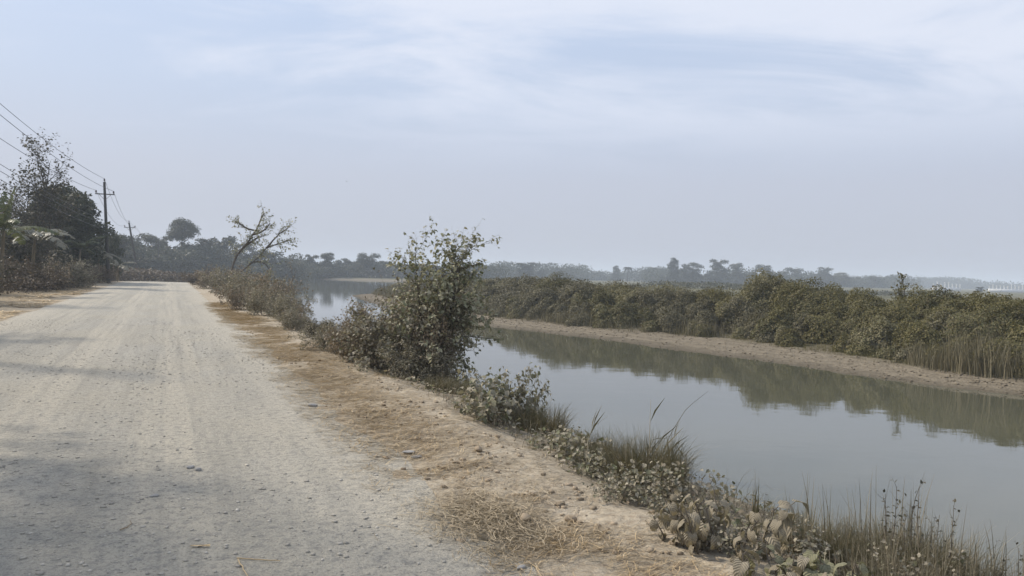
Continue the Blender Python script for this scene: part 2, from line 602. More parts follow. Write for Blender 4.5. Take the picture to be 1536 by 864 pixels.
def make_ground_mat():
    m, t, out = new_mat('soil')
    uv = t.n('ShaderNodeUVMap', uv_map='track')
    sp = t.n('ShaderNodeSeparateXYZ')
    t.l(uv.outputs[0], sp.inputs[0])
    n0, s0 = sp.outputs[0], sp.outputs[1]
    geo = t.n('ShaderNodeNewGeometry')
    pos = geo.outputs['Position']
    psep = t.n('ShaderNodeSeparateXYZ')
    t.l(pos, psep.inputs[0])
    z = psep.outputs[2]
    big = t.noise(pos, .45, 4, .6)
    med = t.noise(pos, 2.2, 5, .65)
    fine = t.noise(pos, 16, 6, .7)
    tan = t.mix(t.ramp(med, [(.35, 0.0), (.68, 1.0)]), (.355, .305, .23), (.47, .41, .315))
    tan = t.mix(t.ramp(fine, [(.38, .6), (.56, 0.0)]), tan, (.225, .175, .125))
    bank = t.mix(t.ramp(med, [(.35, 0.0), (.65, 1.0)]), (.15, .125, .09), (.25, .21, .155))
    bank = t.mix(t.ramp(fine, [(.4, .6), (.6, 0.0)]), bank, (.09, .08, .055))
    beach = t.mix(t.ramp(med, [(.3, 0.0), (.7, 1.0)]), (.175, .148, .108), (.24, .205, .152))
    beach = t.mix(t.ramp(fine, [(.38, .7), (.56, 0.0)]), beach, (.13, .11, .08))
    field = t.mix(t.ramp(big, [(.35, 0.0), (.65, 1.0)]), (.085, .085, .048), (.14, .13, .08))
    dry = t.mix(t.ramp(med, [(.4, 0.0), (.62, 1.0)]), (.32, .26, .175), (.22, .18, .125))
    # across the track: left verge / road / right shoulder / bank slope / water / far bank
    nw = t.math('ADD', n0, t.math('MULTIPLY', t.math('SUBTRACT', big, .5), 1.6))
    f_bank = t.ramp(t.math('MULTIPLY', nw, .1), [(.30, 0.0), (.40, 1.0)])
    col = t.mix(f_bank, tan, bank)
    f_far = t.ramp(t.math('MULTIPLY', n0, .1), [(.95, 0.0), (1.0, 1.0)])
    col = t.mix(f_far, col, beach)
    up = t.ramp(t.math('ADD', t.math('ADD', z, 1.5), t.math('MULTIPLY', t.math('SUBTRACT', med, .5), .3)), [(.28, 0.0), (.6, 1.0)])
    col = t.mix(t.math('MULTIPLY', up, f_far), col, field)
    f_left = t.ramp(t.math('MULTIPLY', t.math('MULTIPLY', nw, -1.0), .1), [(.42, 0.0), (.58, 1.0)])
    col = t.mix(f_left, col, dry)
    f_l2 = t.ramp(t.math('MULTIPLY', t.math('MULTIPLY', nw, -1.0), .1), [(.75, 0.0), (1.0, 1.0)])
    col = t.mix(f_l2, col, field)
    wet = t.ramp(t.math('ADD', t.math('ADD', z, 1.5), t.math('MULTIPLY', t.math('SUBTRACT', med, .5), .12)), [(.03, 1.0), (.12, 0.0)])
    col = t.mix(t.math('MULTIPLY', wet, .8), col, (.10, .085, .062))
    p = t.n('ShaderNodeBsdfPrincipled')
    p.inputs['Roughness'].default_value = .95
    p.inputs['Specular IOR Level'].default_value = .12
    tl = t.math('SINE', t.math('ADD', t.math('MULTIPLY', z, 95.0), t.math('MULTIPLY', med, 9.0)))
    tlm = t.math('MULTIPLY', t.ramp(tl, [(.45, 0.0), (.9, .4)]), t.math('MULTIPLY', f_far, t.math('SUBTRACT', 1.0, up)))
    col = t.mix(tlm, col, (.085, .072, .05))
    t.l(col, p.inputs['Base Color'])
    vor = t.n('ShaderNodeTexVoronoi')
    vor.inputs['Scale'].default_value = 7.0
    t.l(pos, vor.inputs['Vector'])
    h = t.math('ADD', t.math('MULTIPLY', fine, .6), t.math('MULTIPLY', t.math('SUBTRACT', 1.0, vor.outputs['Distance']), .5))
    h = t.math('ADD', h, med)
    bp = t.n('ShaderNodeBump')
    bp.inputs['Strength'].default_value = .9
    bp.inputs['Distance'].default_value = .06
    t.l(h, bp.inputs['Height'])
    t.l(bp.outputs[0], p.inputs['Normal'])
    t.l(p.outputs[0], out.inputs['Surface'])
    return m


def make_road_mat():
    m, t, out = new_mat('gravel_road')
    uv = t.n('ShaderNodeUVMap', uv_map='track')
    sp = t.n('ShaderNodeSeparateXYZ')
    t.l(uv.outputs[0], sp.inputs[0])
    n0 = sp.outputs[0]
    st = t.mapping(uv.outputs[0], scale=(1.0, .10, 1))
    streak = t.noise(st, 2.4, 5, .6)
    big = t.noise(uv.outputs[0], .35, 4, .6)
    fine = t.noise(uv.outputs[0], 14, 6, .75)
    grain = t.noise(uv.outputs[0], 60, 4, .7)
    grey = t.mix(t.ramp(streak, [(.35, 0.0), (.68, 1.0)]), (.36, .342, .295), (.445, .42, .36))
    grey = t.mix(t.ramp(big, [(.4, 0.0), (.66, .55)]), grey, (.42, .38, .295))
    trk = t.math('SINE', t.math('ADD', t.math('MULTIPLY', n0, 4.4), t.math('MULTIPLY', big, 2.2)))
    trk2 = t.noise(t.mapping(uv.outputs[0], scale=(1.0, .018, 1)), 5.5, 4, .6)
    grey = t.mix(t.ramp(t.math('ADD', t.math('MULTIPLY', trk, .12), trk2), [(.45, 0.0), (.72, .75)]), grey, (.52, .475, .385))
    grey = t.mix(t.ramp(trk2, [(.3, .5), (.45, 0.0)]), grey, (.28, .265, .225))
    edge = t.math('ABSOLUTE', t.math('ADD', n0, 1.2))
    ew = t.math('ADD', edge, t.math('MULTIPLY', t.math('SUBTRACT', big, .5), 1.6))
    ew = t.math('ADD', ew, t.math('MULTIPLY', t.math('SUBTRACT', streak, .5), 1.2))
    fe = t.ramp(t.math('MULTIPLY', ew, .25), [(.46, 0.0), (.70, 1.0)])
    col = t.mix(fe, grey, (.485, .445, .365))
    col = t.mix(t.ramp(fine, [(.38, .7), (.52, 0.0)]), col, (.215, .21, .195))
    col = t.mix(t.ramp(grain, [(.36, .75), (.48, 0.0)]), col, (.22, .21, .185))
    col = t.mix(t.ramp(grain, [(.56, 0.0), (.68, .5)]), col, (.55, .52, .45))
    vor = t.n('ShaderNodeTexVoronoi')
    vor.inputs['Scale'].default_value = 22.0
    t.l(uv.outputs[0], vor.inputs['Vector'])
    vm = t.ramp(vor.outputs['Distance'], [(.06, .7), (.22, 0.0)])
    sel = t.ramp(vor.outputs['Color'], [(.72, 0.0), (.78, 1.0)])
    col = t.mix(t.math('MULTIPLY', vm, sel), col, (.15, .147, .14))
    p = t.n('ShaderNodeBsdfPrincipled')
    p.inputs['Roughness'].default_value = .93
    p.inputs['Specular IOR Level'].default_value = .15
    t.l(col, p.inputs['Base Color'])
    h = t.math('ADD', t.math('MULTIPLY', fine, 1.0), t.math('MULTIPLY', grain, .35))
    h = t.math('ADD', h, t.math('MULTIPLY', t.math('MULTIPLY', vm, sel), .5))
    bp = t.n('ShaderNodeBump')
    bp.inputs['Strength'].default_value = .8
    bp.inputs['Distance'].default_value = .06
    t.l(h, bp.inputs['Height'])
    t.l(bp.outputs[0], p.inputs['Normal'])
    t.l(p.outputs[0], out.inputs['Surface'])
    return m


def make_water_mat():
    m, t, out = new_mat('river_water')
    geo = t.n('ShaderNodeNewGeometry')
    pos = geo.outputs['Position']
    r1 = t.noise(t.mapping(pos, scale=(.7, 1.0, 1)), 1.3, 3, .5)
    r2 = t.noise(t.mapping(pos, scale=(.6, 1.4, 1)), 7.0, 3, .6)
    h = t.math('ADD', t.math('MULTIPLY', r1, 1.0), t.math('MULTIPLY', r2, .10))
    bp = t.n('ShaderNodeBump')
    bp.inputs['Strength'].default_value = .045
    bp.inputs['Distance'].default_value = .08
    t.l(h, bp.inputs['Height'])
    p = t.n('ShaderNodeBsdfPrincipled')
    p.inputs['Base Color'].default_value = (.086, .087, .062, 1)
    p.inputs['Roughness'].default_value = .03
    p.inputs['IOR'].default_value = 1.40
    t.l(bp.outputs[0], p.inputs['Normal'])
    t.l(p.outputs[0], out.inputs['Surface'])
    return m


M['ground'] = make_ground_mat()
M['road'] = make_road_mat()
M['water'] = make_water_mat()


# ================================================================== the setting
def spaced(*spans):
    """concatenate (start, stop, step) spans"""
    a = np.concatenate([np.arange(x, y - 1e-6, st) for x, y, st in spans])
    return np.append(a, spans[-1][1])


def sheet(name, S, N, zfun, mat, kind='structure', shift=None):
    ss, nn = np.meshgrid(S, N, indexing='ij')
    if shift is not None:
        nn = shift(ss, nn)
    x, y = xy(ss, nn)
    z = zfun(x, y)
    V = np.stack([x, y, z], -1).reshape(-1, 3)
    a, b = len(S), len(N)
    i, j = np.meshgrid(np.arange(a - 1), np.arange(b - 1), indexing='ij')
    Q = np.stack([i * b + j, i * b + j + 1, (i + 1) * b + j + 1, (i + 1) * b + j], -1).reshape(-1, 4)
    g = Geo()
    g.add(V, Q)
    me = g.mesh(name, mat)
    uvl = me.uv_layers.new(name='track')
    uvs = np.stack([nn, ss], -1).reshape(-1, 2)[Q.ravel()]
    uvl.data.foreach_set('uv', uvs.astype(np.float32).ravel())
    o = link(name, me)
    o['kind'] = kind
    return o


def geom(a, b, k):
    return a * (b / a) ** (np.arange(1, k + 1) / k)


S_ax = np.concatenate([-geom(30, 400, 6)[::-1], spaced((-30, -2, 1.0), (-2, 14, .08), (14, 40, .25), (40, 110, .6), (110, 330, 4)), geom(330, 6000, 24)])
N_ax = np.concatenate([-geom(60, 4000, 24)[::-1], spaced((-60, -10, 2.5), (-10, 1.4, .4), (1.4, 5.5, .08), (5.5, 9, .2), (9, 15, 1.5), (15, 32, .25), (32, 130, 3)), geom(130, 6000, 24)])
sheet('ground', S_ax, N_ax, ground_z, M['ground'])

RSx = np.concatenate([spaced((-25, -2, 1.0), (-2, 14, .10), (14, 40, .3), (40, 100, .6), (100, 300, 3))])
RNx = np.linspace(-4.2, 1.82, 90)


def road_shift(ss, nn):
    wr = .16 * sstep(7, 3, ss) + .26 * vnoise(ss, ss * 0, .7) + .16 * vnoise(ss, ss * 0 + 5, 2.1) + .06 * vnoise(ss, ss * 0 + 9, 7)
    wl_ = .3 * vnoise(ss, ss * 0 + 20, .5)
    f = (nn + 4.2) / 5.95
    return nn + f ** 3 * wr + (1 - f) ** 3 * wl_


def road_z(x, y):
    s, n = sn(x, y)
    f = np.clip((n + 4.2) / 5.95, 0, 1)
    return ground_z(x, y) + .012 * (1 - (2 * f - 1) ** 6) + .004 + .012 * vnoise(x, y, 5) + .008 * vnoise(x, y, 1.2)


sheet('road', RSx, RNx, road_z, M['road'], shift=road_shift)

g = Geo()
gx, gy = np.linspace(-260, 200, 24), np.linspace(-80, 300, 20)
xx, yy = np.meshgrid(gx, gy, indexing='ij')
i, j = np.meshgrid(np.arange(23), np.arange(19), indexing='ij')
g.add(np.stack([xx, yy, xx * 0 + WATER_Z], -1).reshape(-1, 3), np.stack([i * 20 + j, (i + 1) * 20 + j, (i + 1) * 20 + j + 1, i * 20 + j + 1], -1).reshape(-1, 4))
wtr = link('river', g.mesh('river', M['water']))
wtr['kind'] = 'structure'

# haze: one closed box of pale air round everything, sky outside
hz = Geo()
hx0, hx1, hy0, hy1, hz0, hz1 = -1800, 1900, -150, 2600, -4.6, 24.0
hz.add([(hx0, hy0, hz0), (hx1, hy0, hz0), (hx1, hy1, hz0), (hx0, hy1, hz0), (hx0, hy0, hz1), (hx1, hy0, hz1), (hx1, hy1, hz1), (hx0, hy1, hz1)],
       [(0, 3, 2, 1), (4, 5, 6, 7), (0, 1, 5, 4), (1, 2, 6, 5), (2, 3, 7, 6), (3, 0, 4, 7)])
hm, ht, hout = new_mat('air')
pv = ht.n('ShaderNodeVolumePrincipled')
pv.inputs['Color'].default_value = (.80, .89, 1.0, 1)
pv.inputs['Density'].default_value = HAZE_DENSITY
pv.inputs['Anisotropy'].default_value = 0.1
ht.l(pv.outputs[0], hout.inputs['Volume'])
tag(link('haze', hz.mesh('haze', hm, smooth=False)), kind='stuff')
# ================================================================== far wood and distant trees
def lobed_tree(seed, h, trunk, rx, shape='round', n_lobes=14, leaves=1500, leaf=.35, lobe=.42, mat='far_crown', bark='bark_dark', shp=None, trunk_r=None):
    """trunk with limbs that end in uneven leaf clumps; returns (trunk mesh, crown mesh)"""
    rng = np.random.default_rng(seed)
    gw, gl = Geo(), Geo()
    tr = trunk_r or h * .022
    k = 7
    zz = np.linspace(0, h * .8, k)
    wob = np.cumsum(rng.normal(0, h * .012, (k, 2)), 0)
    wob[0] = 0
    tp = np.column_stack([wob, zz])
    tube(gw, tp, np.linspace(tr, tr * .3, k), 6)
    C, Rr = [], []
    ch = h - trunk
    for i in range(n_lobes):
        t = (i + rng.random()) / n_lobes
        if shape == 'round':
            prof = math.sin(math.pi * (0.12 + .80 * t)) ** .7
        elif shape == 'umbrella':
            prof = .35 + .65 * t
        elif shape == 'cone':
            prof = 1.05 - .85 * t
        else:
            prof = .7 + .3 * math.sin(7 * t)
        a = i * 2.4 + rng.uniform(-.5, .5)
        rad = rx * prof * rng.uniform(.35, .85)
        lr = rx * lobe * rng.uniform(.7, 1.25) * (.65 + .35 * prof)
        c = np.array([math.cos(a) * rad, math.sin(a) * rad, trunk + ch * (.08 + .86 * t) - lr * .25])
        C.append(c)
        Rr.append(lr)
        z0 = min(h * .78, max(trunk * .6, c[2] - rad * .7))
        b = np.array([np.interp(z0, zz, tp[:, 0]), np.interp(z0, zz, tp[:, 1]), z0])
        mid = (b + c) / 2 + np.array([0, 0, -.06 * rad]) + rng.normal(0, .04 * rx, 3)
        tube(gw, np.array([b, mid, c]), np.array([tr * .42, tr * .3, tr * .1]), 4)
        for q in range(3):
            e = c + unit(rng.normal(0, 1, 3)) * lr * .8
            tube(gw, np.array([c * .8 + mid * .2, (c + e) / 2 + rng.normal(0, .05 * lr, 3), e]), np.array([tr * .12, tr * .08, tr * .03]), 3)
    C, Rr = np.array(C), np.array(Rr)
    wgt = Rr ** 2 / (Rr ** 2).sum()
    idx = rng.choice(len(C), leaves, p=wgt)
    u = unit(rng.normal(0, 1, (leaves, 3)))
    u[:, 2] = np.where(u[:, 2] < -.35, -u[:, 2] * .5, u[:, 2])
    u = unit(u)
    rr = rng.random(leaves) ** .33
    lump = 1 + .25 * np.sin(u[:, 0] * 5 + idx) * np.cos(u[:, 1] * 6 + idx * 2)
    P = C[idx] + u * (Rr[idx] * rr * lump)[:, None] * np.array([1, 1, .78])
    N = unit(u + rng.normal(0, .55, P.shape) + np.array([0, 0, .4]))
    D = unit(np.cross(N, rng.normal(0, 1, P.shape)) + u * .3)
    put_leaves(gl, P, D, N, leaf * rng.uniform(.6, 1.3, leaves), shp or LEAF_QUAD)
    return gw.mesh('trunk', M[bark]), gl.mesh('crown', M[mat])


def tree_thing(name, label, cat, meshes, loc, group=None, rz=0.0, scale=1.0):
    o = thing(name, label, cat, loc, group, rz, scale)
    link('trunk', meshes[0], o)
    link('crown', meshes[1], o)
    return o


WOOD = [lobed_tree(100 + i, 10, 1.0, 4.2, s, 18, 4200, .42, .38, m) for i, (s, m) in enumerate(
    [('round', 'far_crown'), ('dome', 'far_crown'), ('round', 'far_crown_warm'), ('dome', 'far_crown'), ('cone', 'far_crown'), ('round', 'far_crown')])]
UMB = lobed_tree(120, 10, 4.6, 4.4, 'umbrella', 14, 4200, .36, .40, 'far_crown')
TALL = lobed_tree(121, 13, 8.3, 3.6, 'round', 18, 6000, .34, .50, 'far_crown')
rw = np.random.default_rng(5)
G_RIGHT = 'distant trees beyond the opposite bank'


def far_tree(px, top, depth, meshes, mh, label, group, name='broadleaf_tree', cat='tree', wide=1.0):
    """a tree that stands on the ground at px, so tall that its top reaches the photo row TOP"""
    f_ = foot(px, 415, depth)
    h = at(px, top, depth).z - f_.z
    k = h / mh
    return tree_thing(name, label, cat, meshes, f_, group, rw.uniform(0, 6.28), (k * wide * (1.45 if group == G_RIGHT else 1.18), k * wide * 1.18, k))


G_L = 'trees standing out of the far wood'
far_tree(176, 349, 150, WOOD[1], 10, 'dark rounded tree at the left end of the far wood, behind the leaning pole', G_L)
far_tree(214, 349, 190, WOOD[0], 10, 'hazy tree of the far wood just right of the leaning pole', G_L, wide=.9)
far_tree(240, 352, 205, WOOD[3], 10, 'hazy tree of the far wood behind the thin third pole', G_L, wide=.9)
far_tree(270, 329, 200, TALL, 13, 'tall round-crowned tree rising above the far wood on a bare trunk', G_L, name='tall_tree', wide=.82)
far_tree(303, 357, 215, WOOD[4], 10, 'pale twiggy tree of the far wood just right of the tall round tree', G_L)
far_tree(333, 353, 215, WOOD[1], 10, 'bushy high tree of the far wood left of the leaning bare tree', G_L, wide=.8)
far_tree(362, 362, 225, WOOD[2], 10, 'brownish tree of the far wood behind the leaning bare tree', G_L, wide=.9)
far_tree(405, 374, 225, WOOD[0], 10, 'mid-height tree of the far wood, right of the leaning bare tree', G_L, wide=1.1)
far_tree(432, 386, 250, WOOD[5], 10, 'small tree of the far wood in the dip of the tree line', G_L)
far_tree(466, 381, 275, WOOD[3], 10, 'hazy tree across the river, left half of a close pair', G_L, wide=.9)
far_tree(489, 378, 275, WOOD[1], 10, 'hazy tree across the river, right half of a close pair', G_L, wide=.9)
far_tree(518, 387, 290, WOOD[5], 10, 'low hazy tree across the river, left of the umbrella-shaped tree', G_L, wide=1.2)
far_tree(550, 380, 285, UMB, 10, 'umbrella-shaped tree with a clear trunk across the river', G_L, name='umbrella_tree')
far_tree(577, 391, 300, WOOD[0], 10, 'rounded low tree just right of the umbrella-shaped tree', G_L, wide=1.2)
far_tree(611, 396, 320, WOOD[3], 10, 'small faint tree partly behind the top left of the young roadside tree', G_L)
far_tree(718, 394, 330, WOOD[0], 10, 'hazy tree just right of the young roadside tree', G_L, wide=.8)

G_R = 'distant trees beyond the opposite bank'
far_tree(748, 399, 430, WOOD[2], 10, 'faint pale tree left of a darker bushy tree behind the opposite bank', G_R, wide=1.2)
far_tree(788, 393, 380, WOOD[1], 10, 'dark bushy distant tree standing alone above the opposite bank', G_R, wide=1.1)
far_tree(812, 403, 430, WOOD[5], 10, 'low faint tree on the right of the lone dark bushy tree', G_R)
far_tree(893, 408, 560, WOOD[0], 10, 'faint low tree left of the distant palm', G_R, wide=1.5)
far_tree(924, 398, 500, WOOD[4], 10, 'narrow hazy tree directly left of the palm', G_R, wide=.7)
far_tree(968, 405, 560, WOOD[5], 10, 'faint rounded tree right of the palm', G_R, wide=1.6)
far_tree(991, 405, 520, WOOD[3], 10, 'faint low tree between the palm and the big grove', G_R, wide=1.3)
far_tree(1010, 386, 400, WOOD[4], 10, 'tall narrow tree at the left edge of the big hazy grove', G_R, wide=.65)
far_tree(1037, 393, 400, WOOD[0], 10, 'broad rounded tree of the hazy grove, second from its left edge', G_R, wide=1.2)
far_tree(1076, 388, 400, WOOD[3], 10, 'tallest tree in the middle of the hazy grove', G_R, wide=.9)
far_tree(1105, 394, 420, WOOD[1], 10, 'bushy tree of the hazy grove, right of its tallest tree', G_R, wide=.9)
far_tree(1145, 396, 440, WOOD[5], 10, 'broad tree of the hazy grove behind the high scrub mound', G_R, wide=1.1)
far_tree(1190, 401, 470, WOOD[0], 10, 'low rounded tree in the dip of the hazy tree line', G_R, wide=1.2)
far_tree(1236, 400, 480, WOOD[3], 10, 'double-topped tree of the paler grove right of the mound', G_R, wide=1.0)
far_tree(1262, 408, 490, WOOD[2], 10, 'sloping right-hand tree of the paler grove', G_R, wide=1.2)
far_tree(1312, 414, 520, WOOD[5], 10, 'low domed hazy tree left of the lone sapling', G_R, wide=1.6)
far_tree(1336, 413, 600, WOOD[0], 10, 'faint domed tree directly behind the lone sapling', G_R, wide=1.3)
far_tree(1470, 430, 330, WOOD[1], 10, 'small dark tree beside the white posts', G_R, wide=1.3)

# a far palm
rng = np.random.default_rng(31)
f_ = foot(941, 420, 460)
hp = at(941, 402, 460).z - f_.z
gw, gl = Geo(), Geo()
tp = np.array([(0, 0, 0), (.15, 0, hp * .4), (.1, .1, hp * .75), (.2, .1, hp)])
tube(gw, tp, [.28, .24, .2, .2], 6)
for a in np.linspace(0, 6.28, 22, endpoint=False):
    el = rng.uniform(-.5, 1.1)
    L = rng.uniform(2.6, 3.4)
    t = np.linspace(0, 1, 9)
    r_ = L * t * math.cos(el * .6)
    z_ = L * (t * math.sin(el) - .75 * t * t)
    pts = np.column_stack([.2 + r_ * math.cos(a), .1 + r_ * math.sin(a), hp + z_])
    tube(gl, pts, .04, 3)
    side = np.array([-math.sin(a), math.cos(a), 0])
    for sg in (-1, 1):
        m_ = 16
        tt = np.linspace(.12, .98, m_)
        P = np.column_stack([np.interp(tt, t, pts[:, c]) for c in range(3)])
        put_leaves(gl, P, sg * side + np.array([0, 0, -.55]) + .4 * np.array([math.cos(a), math.sin(a), 0]), np.tile([0, 0, 1.], (m_, 1)), .75, (LEAF_LONG[0] * [1, 1.6, 1], LEAF_LONG[1]))
po = thing('palm_tree', 'feathery palm above the low trees beyond the opposite bank', 'palm', f_)
link('trunk', gw.mesh('trunk', M['bark_dark']), po)
link('crown', gl.mesh('crown', M['far_crown']), po)


def belt(name, pts, seed, hgt, wid, n, leaf, mat):
    """tangled low growth along a line of ground points"""
    rg = np.random.default_rng(seed)
    g = Geo()
    pts = np.array(pts)
    t = rg.random(n) * (len(pts) - 1)
    i = np.minimum(t.astype(int), len(pts) - 2)
    c = pts[i] + (pts[i + 1] - pts[i]) * (t - i)[:, None]
    c = c + rg.uniform(-1, 1, (n, 2)) * wid
    z = ground_z(c[:, 0], c[:, 1])
    hh = hgt * (.8 + .9 * vnoise(c[:, 0], c[:, 1], .028) + .6 * vnoise(c[:, 0], c[:, 1], .10) + .45 * vnoise(c[:, 0], c[:, 1], .22))
    hh = np.clip(hh, .35 * hgt, 1.12 * hgt)
    P = np.column_stack([c, z + hh * np.where(rg.random(n) < .5, rg.random(n) * .8, rg.random(n) ** .4)])
    N = unit(rg.normal(0, .6, (n, 3)) + [0, -.5, .6])
    D = unit(np.cross(N, rg.normal(0, 1, (n, 3))))
    put_leaves(g, P, D, N, leaf * rg.uniform(.6, 1.4, n), LEAF_QUAD)
    return tag(link(name, g.mesh(name, M[mat], smooth=False)), kind='stuff')


def px_line(pairs):
    return [tuple(at(a, 415, d).xy) for a, d in pairs]


belt('woods', px_line([(120, 160), (180, 175), (240, 190), (300, 205), (360, 215), (420, 235)]), 41, 9.0, 9.0, 75000, .6, 'far_crown')
belt('woods', px_line([(405, 232), (440, 262), (480, 282), (540, 292), (640, 315), (740, 330)]), 49, 5.6, 9.0, 50000, .6, 'far_crown')
belt('woods', px_line([(725, 440), (830, 480), (870, 580), (1000, 560), (1010, 430), (1110, 440), (1200, 490), (1290, 530), (1345, 600)]), 42, 9.0, 16.0, 85000, .95, 'far_crown')
belt('woods', px_line([(1300, 900), (1400, 950), (1500, 1000), (1700, 1050), (2000, 1100)]), 43, 12.0, 25.0, 32000, 2.0, 'far_crown')
belt('undergrowth', px_line([(690, 150), (830, 170), (1000, 170), (1180, 180), (1290, 190), (1372, 200)]), 48, 1.3, 9.0, 16000, .40, 'far_crown_warm')
belt('undergrowth', px_line([(120, 100), (190, 104), (240, 108), (300, 112), (352, 116)]), 44, 1.9, 3.0, 9000, .32, 'left_brown')

# white posts far away on the right
rw2 = np.random.default_rng(8)
for pxa, pxb, lab in ((1470, 1442, 'white colonnade on a low wall beside the small dark tree'), (1484, 1545, 'long white colonnade at the right edge of the far plain')):
    if pxa > pxb:
        pxa, pxb = 1400, 1440
        lab = 'pale row of white posts on a low wall, left of the small dark tree'
    d_ = 420.0
    a_, b_ = foot(pxa, 436, d_), foot(pxb, 436, d_)
    L = (b_ - a_).length
    t_ = thing('colonnade', lab, 'colonnade', a_, 'white colonnades on the far plain', math.atan2(b_.y - a_.y, b_.x - a_.x))
    z0 = at(pxa, 444, d_).z - a_.z

    def box(g, x0, x1, y0, y1, z0_, z1_):
        g.add([(x0, y0, z0_), (x1, y0, z0_), (x1, y1, z0_), (x0, y1, z0_), (x0, y0, z1_), (x1, y0, z1_), (x1, y1, z1_), (x0, y1, z1_)],
              [(0, 3, 2, 1), (4, 5, 6, 7), (0, 1, 5, 4), (1, 2, 6, 5), (2, 3, 7, 6), (3, 0, 4, 7)])
    g = Geo()
    box(g, -.4, L + .4, -.5, .5, -.3, 1.7)
    link('low_wall', g.mesh('low_wall', M['white_paint'], smooth=False), t_)
    nc = int(L / 1.9)
    for c in range(nc + 1):
        g = Geo()
        hh = rw2.uniform(2.8, 4.6)
        tube(g, [(0, 0, 1.7), (0, 0, hh)], [.26, .22], 8)
        box(g, -.34, .34, -.34, .34, hh, hh + .25)
        link('column', g.mesh('column', M['white_paint'], smooth=False), t_, (L * c / nc, 0, 0))

# ================================================================== poles and wires
def pole_thing(base, top, r0, label, arms=True, arm_dir=(1, 0), arm_z=.88):
    t = thing('utility_pole', label, 'utility pole', base, 'utility poles along the road')
    v = top - base
    g = Geo()
    k = np.linspace(-.03, 1, 8)
    tube(g, np.array([tuple(v * x) for x in k]), np.linspace(r0, r0 * .62, 8), 10)
    tube(g, np.array([tuple(v * .999), tuple(v * 1.002)]), np.array([r0 * .6, .005]), 10)
    link('shaft', g.mesh('shaft', M['pole']), t)
    ends = []
    ax = Vector((arm_dir[0], arm_dir[1], 0)).normalized()
    if arms:
        c = v * arm_z
        g = Geo()
        tube(g, np.array([tuple(c - ax * .78), tuple(c), tuple(c + ax * .78)]), [.055] * 3, 6)
        for sg in (-1, 1):
            tube(g, np.array([tuple(c + ax * sg * .5), tuple(c - v.normalized() * .55)]), [.02, .02], 4)
        link('crossarm', g.mesh('crossarm', M['metal']), t)
        for e in (c - ax * .70, c + ax * .70, v * 1.0):
            g = Geo()
            e = e + Vector((0, 0, .03))
            z = np.array([0, .08, .10, .16, .18, .24, .27, .30])
            rr = np.array([.025, .025, .07, .075, .05, .06, .045, .01]) * 1.15
            tube(g, np.column_stack([np.full(8, e.x), np.full(8, e.y), e.z + z]), rr, 8)
            link('insulator', g.mesh('insulator', M['ceramic']), t)
            ends.append(base + e + Vector((0, 0, .27)))
    return t, ends


p1b, p1t = foot(163, 418, 69), at(156.5, 273, 69)
p2b, p2t = foot(209, 418, 116), at(193.5, 334, 116)
p3b, p3t = foot(238.5, 412, 176), at(237, 361, 176)
AX = (0.93, 0.37)
_, e1 = pole_thing(p1b, p1t, .165, 'nearest dark utility pole with one crossarm, beside the dense dark tree', arm_dir=AX, arm_z=.88)
_, e2 = pole_thing(p2b, p2t, .19, 'utility pole that leans strongly to the left, further down the road', arm_dir=AX, arm_z=.92)
_, e3 = pole_thing(p3b, p3t, .17, 'thin upright utility pole against the far wood', arm_dir=AX, arm_z=.92)
p0b = sn_foot(20, -8.2)
p0t = p0b + Vector((0.05, 0, 9.2))
_, e0 = pole_thing(p0b, p0t, .19, 'utility pole nearest the viewer, with the upper wires running from its crossarm', arm_dir=(0.93, 0.41))
fp = foot(603, 412, 250)
g = Geo()
tube(g, [(0, 0, -.2), (0, 0, 4), (.05, 0, at(603, 391, 250).z - fp.z)], [.16, .14, .1], 6)
tube(g, [(-.7, 0, at(603, 393, 250).z - fp.z), (.8, 0, at(603, 393, 250).z - fp.z)], [.06, .06], 5)
tag(link('utility_pole', g.mesh('utility_pole', M['pole']), None, fp), 'tiny faint utility pole just left of the young roadside tree', 'utility pole', 'utility poles along the road')


def wire(a, b, sag, label, group, r=.011):
    t = np.linspace(0, 1, 25)
    P = np.outer(1 - t, np.array(a)) + np.outer(t, np.array(b))
    P[:, 2] -= 4 * sag * t * (1 - t)
    g = Geo()
    tube(g, P, r, 4)
    o = link('power_line', g.mesh('power_line', M['wire'], offset=np.array(a)), None, a)
    return tag(o, label, 'power line', group)


WG = 'overhead wires between the poles'
names = ['left-arm', 'right-arm', 'pole-top']
lab01 = ['upper wire ending on the road-off arm of the nearest pole, lower of the upper three',
         'upper wire ending on the road-side arm of the nearest pole', 'topmost wire sagging from the frame edge to the tip of the nearest pole']
for k in (0, 1, 2):
    wire(e0[k], e1[k], .75, lab01[k], WG, .016)
lab12 = ['wire from the off-road arm of the nearest pole to the leaning pole', 'wire from the road-side arm of the nearest pole to the leaning pole', 'wire from the tip of the nearest pole to the tip of the leaning pole']
lab23 = ['wire from the off-road arm of the leaning pole to the thin pole', 'wire from the road-side arm of the leaning pole to the thin pole', 'wire from the tip of the leaning pole to the thin pole']
for k in (0, 1, 2):
    wire(e1[k], e2[k], 1.1, lab12[k], WG, .014)
    wire(e2[k], e3[k], 1.1, lab23[k], WG, .014)
v0, v1 = p0t - p0b, p1t - p1b
for k, (f0, f1) in enumerate(((.77, .62), (.735, .585), (.70, .53))):
    wire(p0b + v0 * f0 + Vector((-.15, 0, 0)), p1b + v1 * f1 + Vector((-.15, 0, 0)), .5,
         ['highest of the three low wires that pass behind the feathery tree', 'middle one of the three low wires that pass behind the feathery tree', 'lowest wire at the left edge, running into the feathery tree'][k], WG, .014)

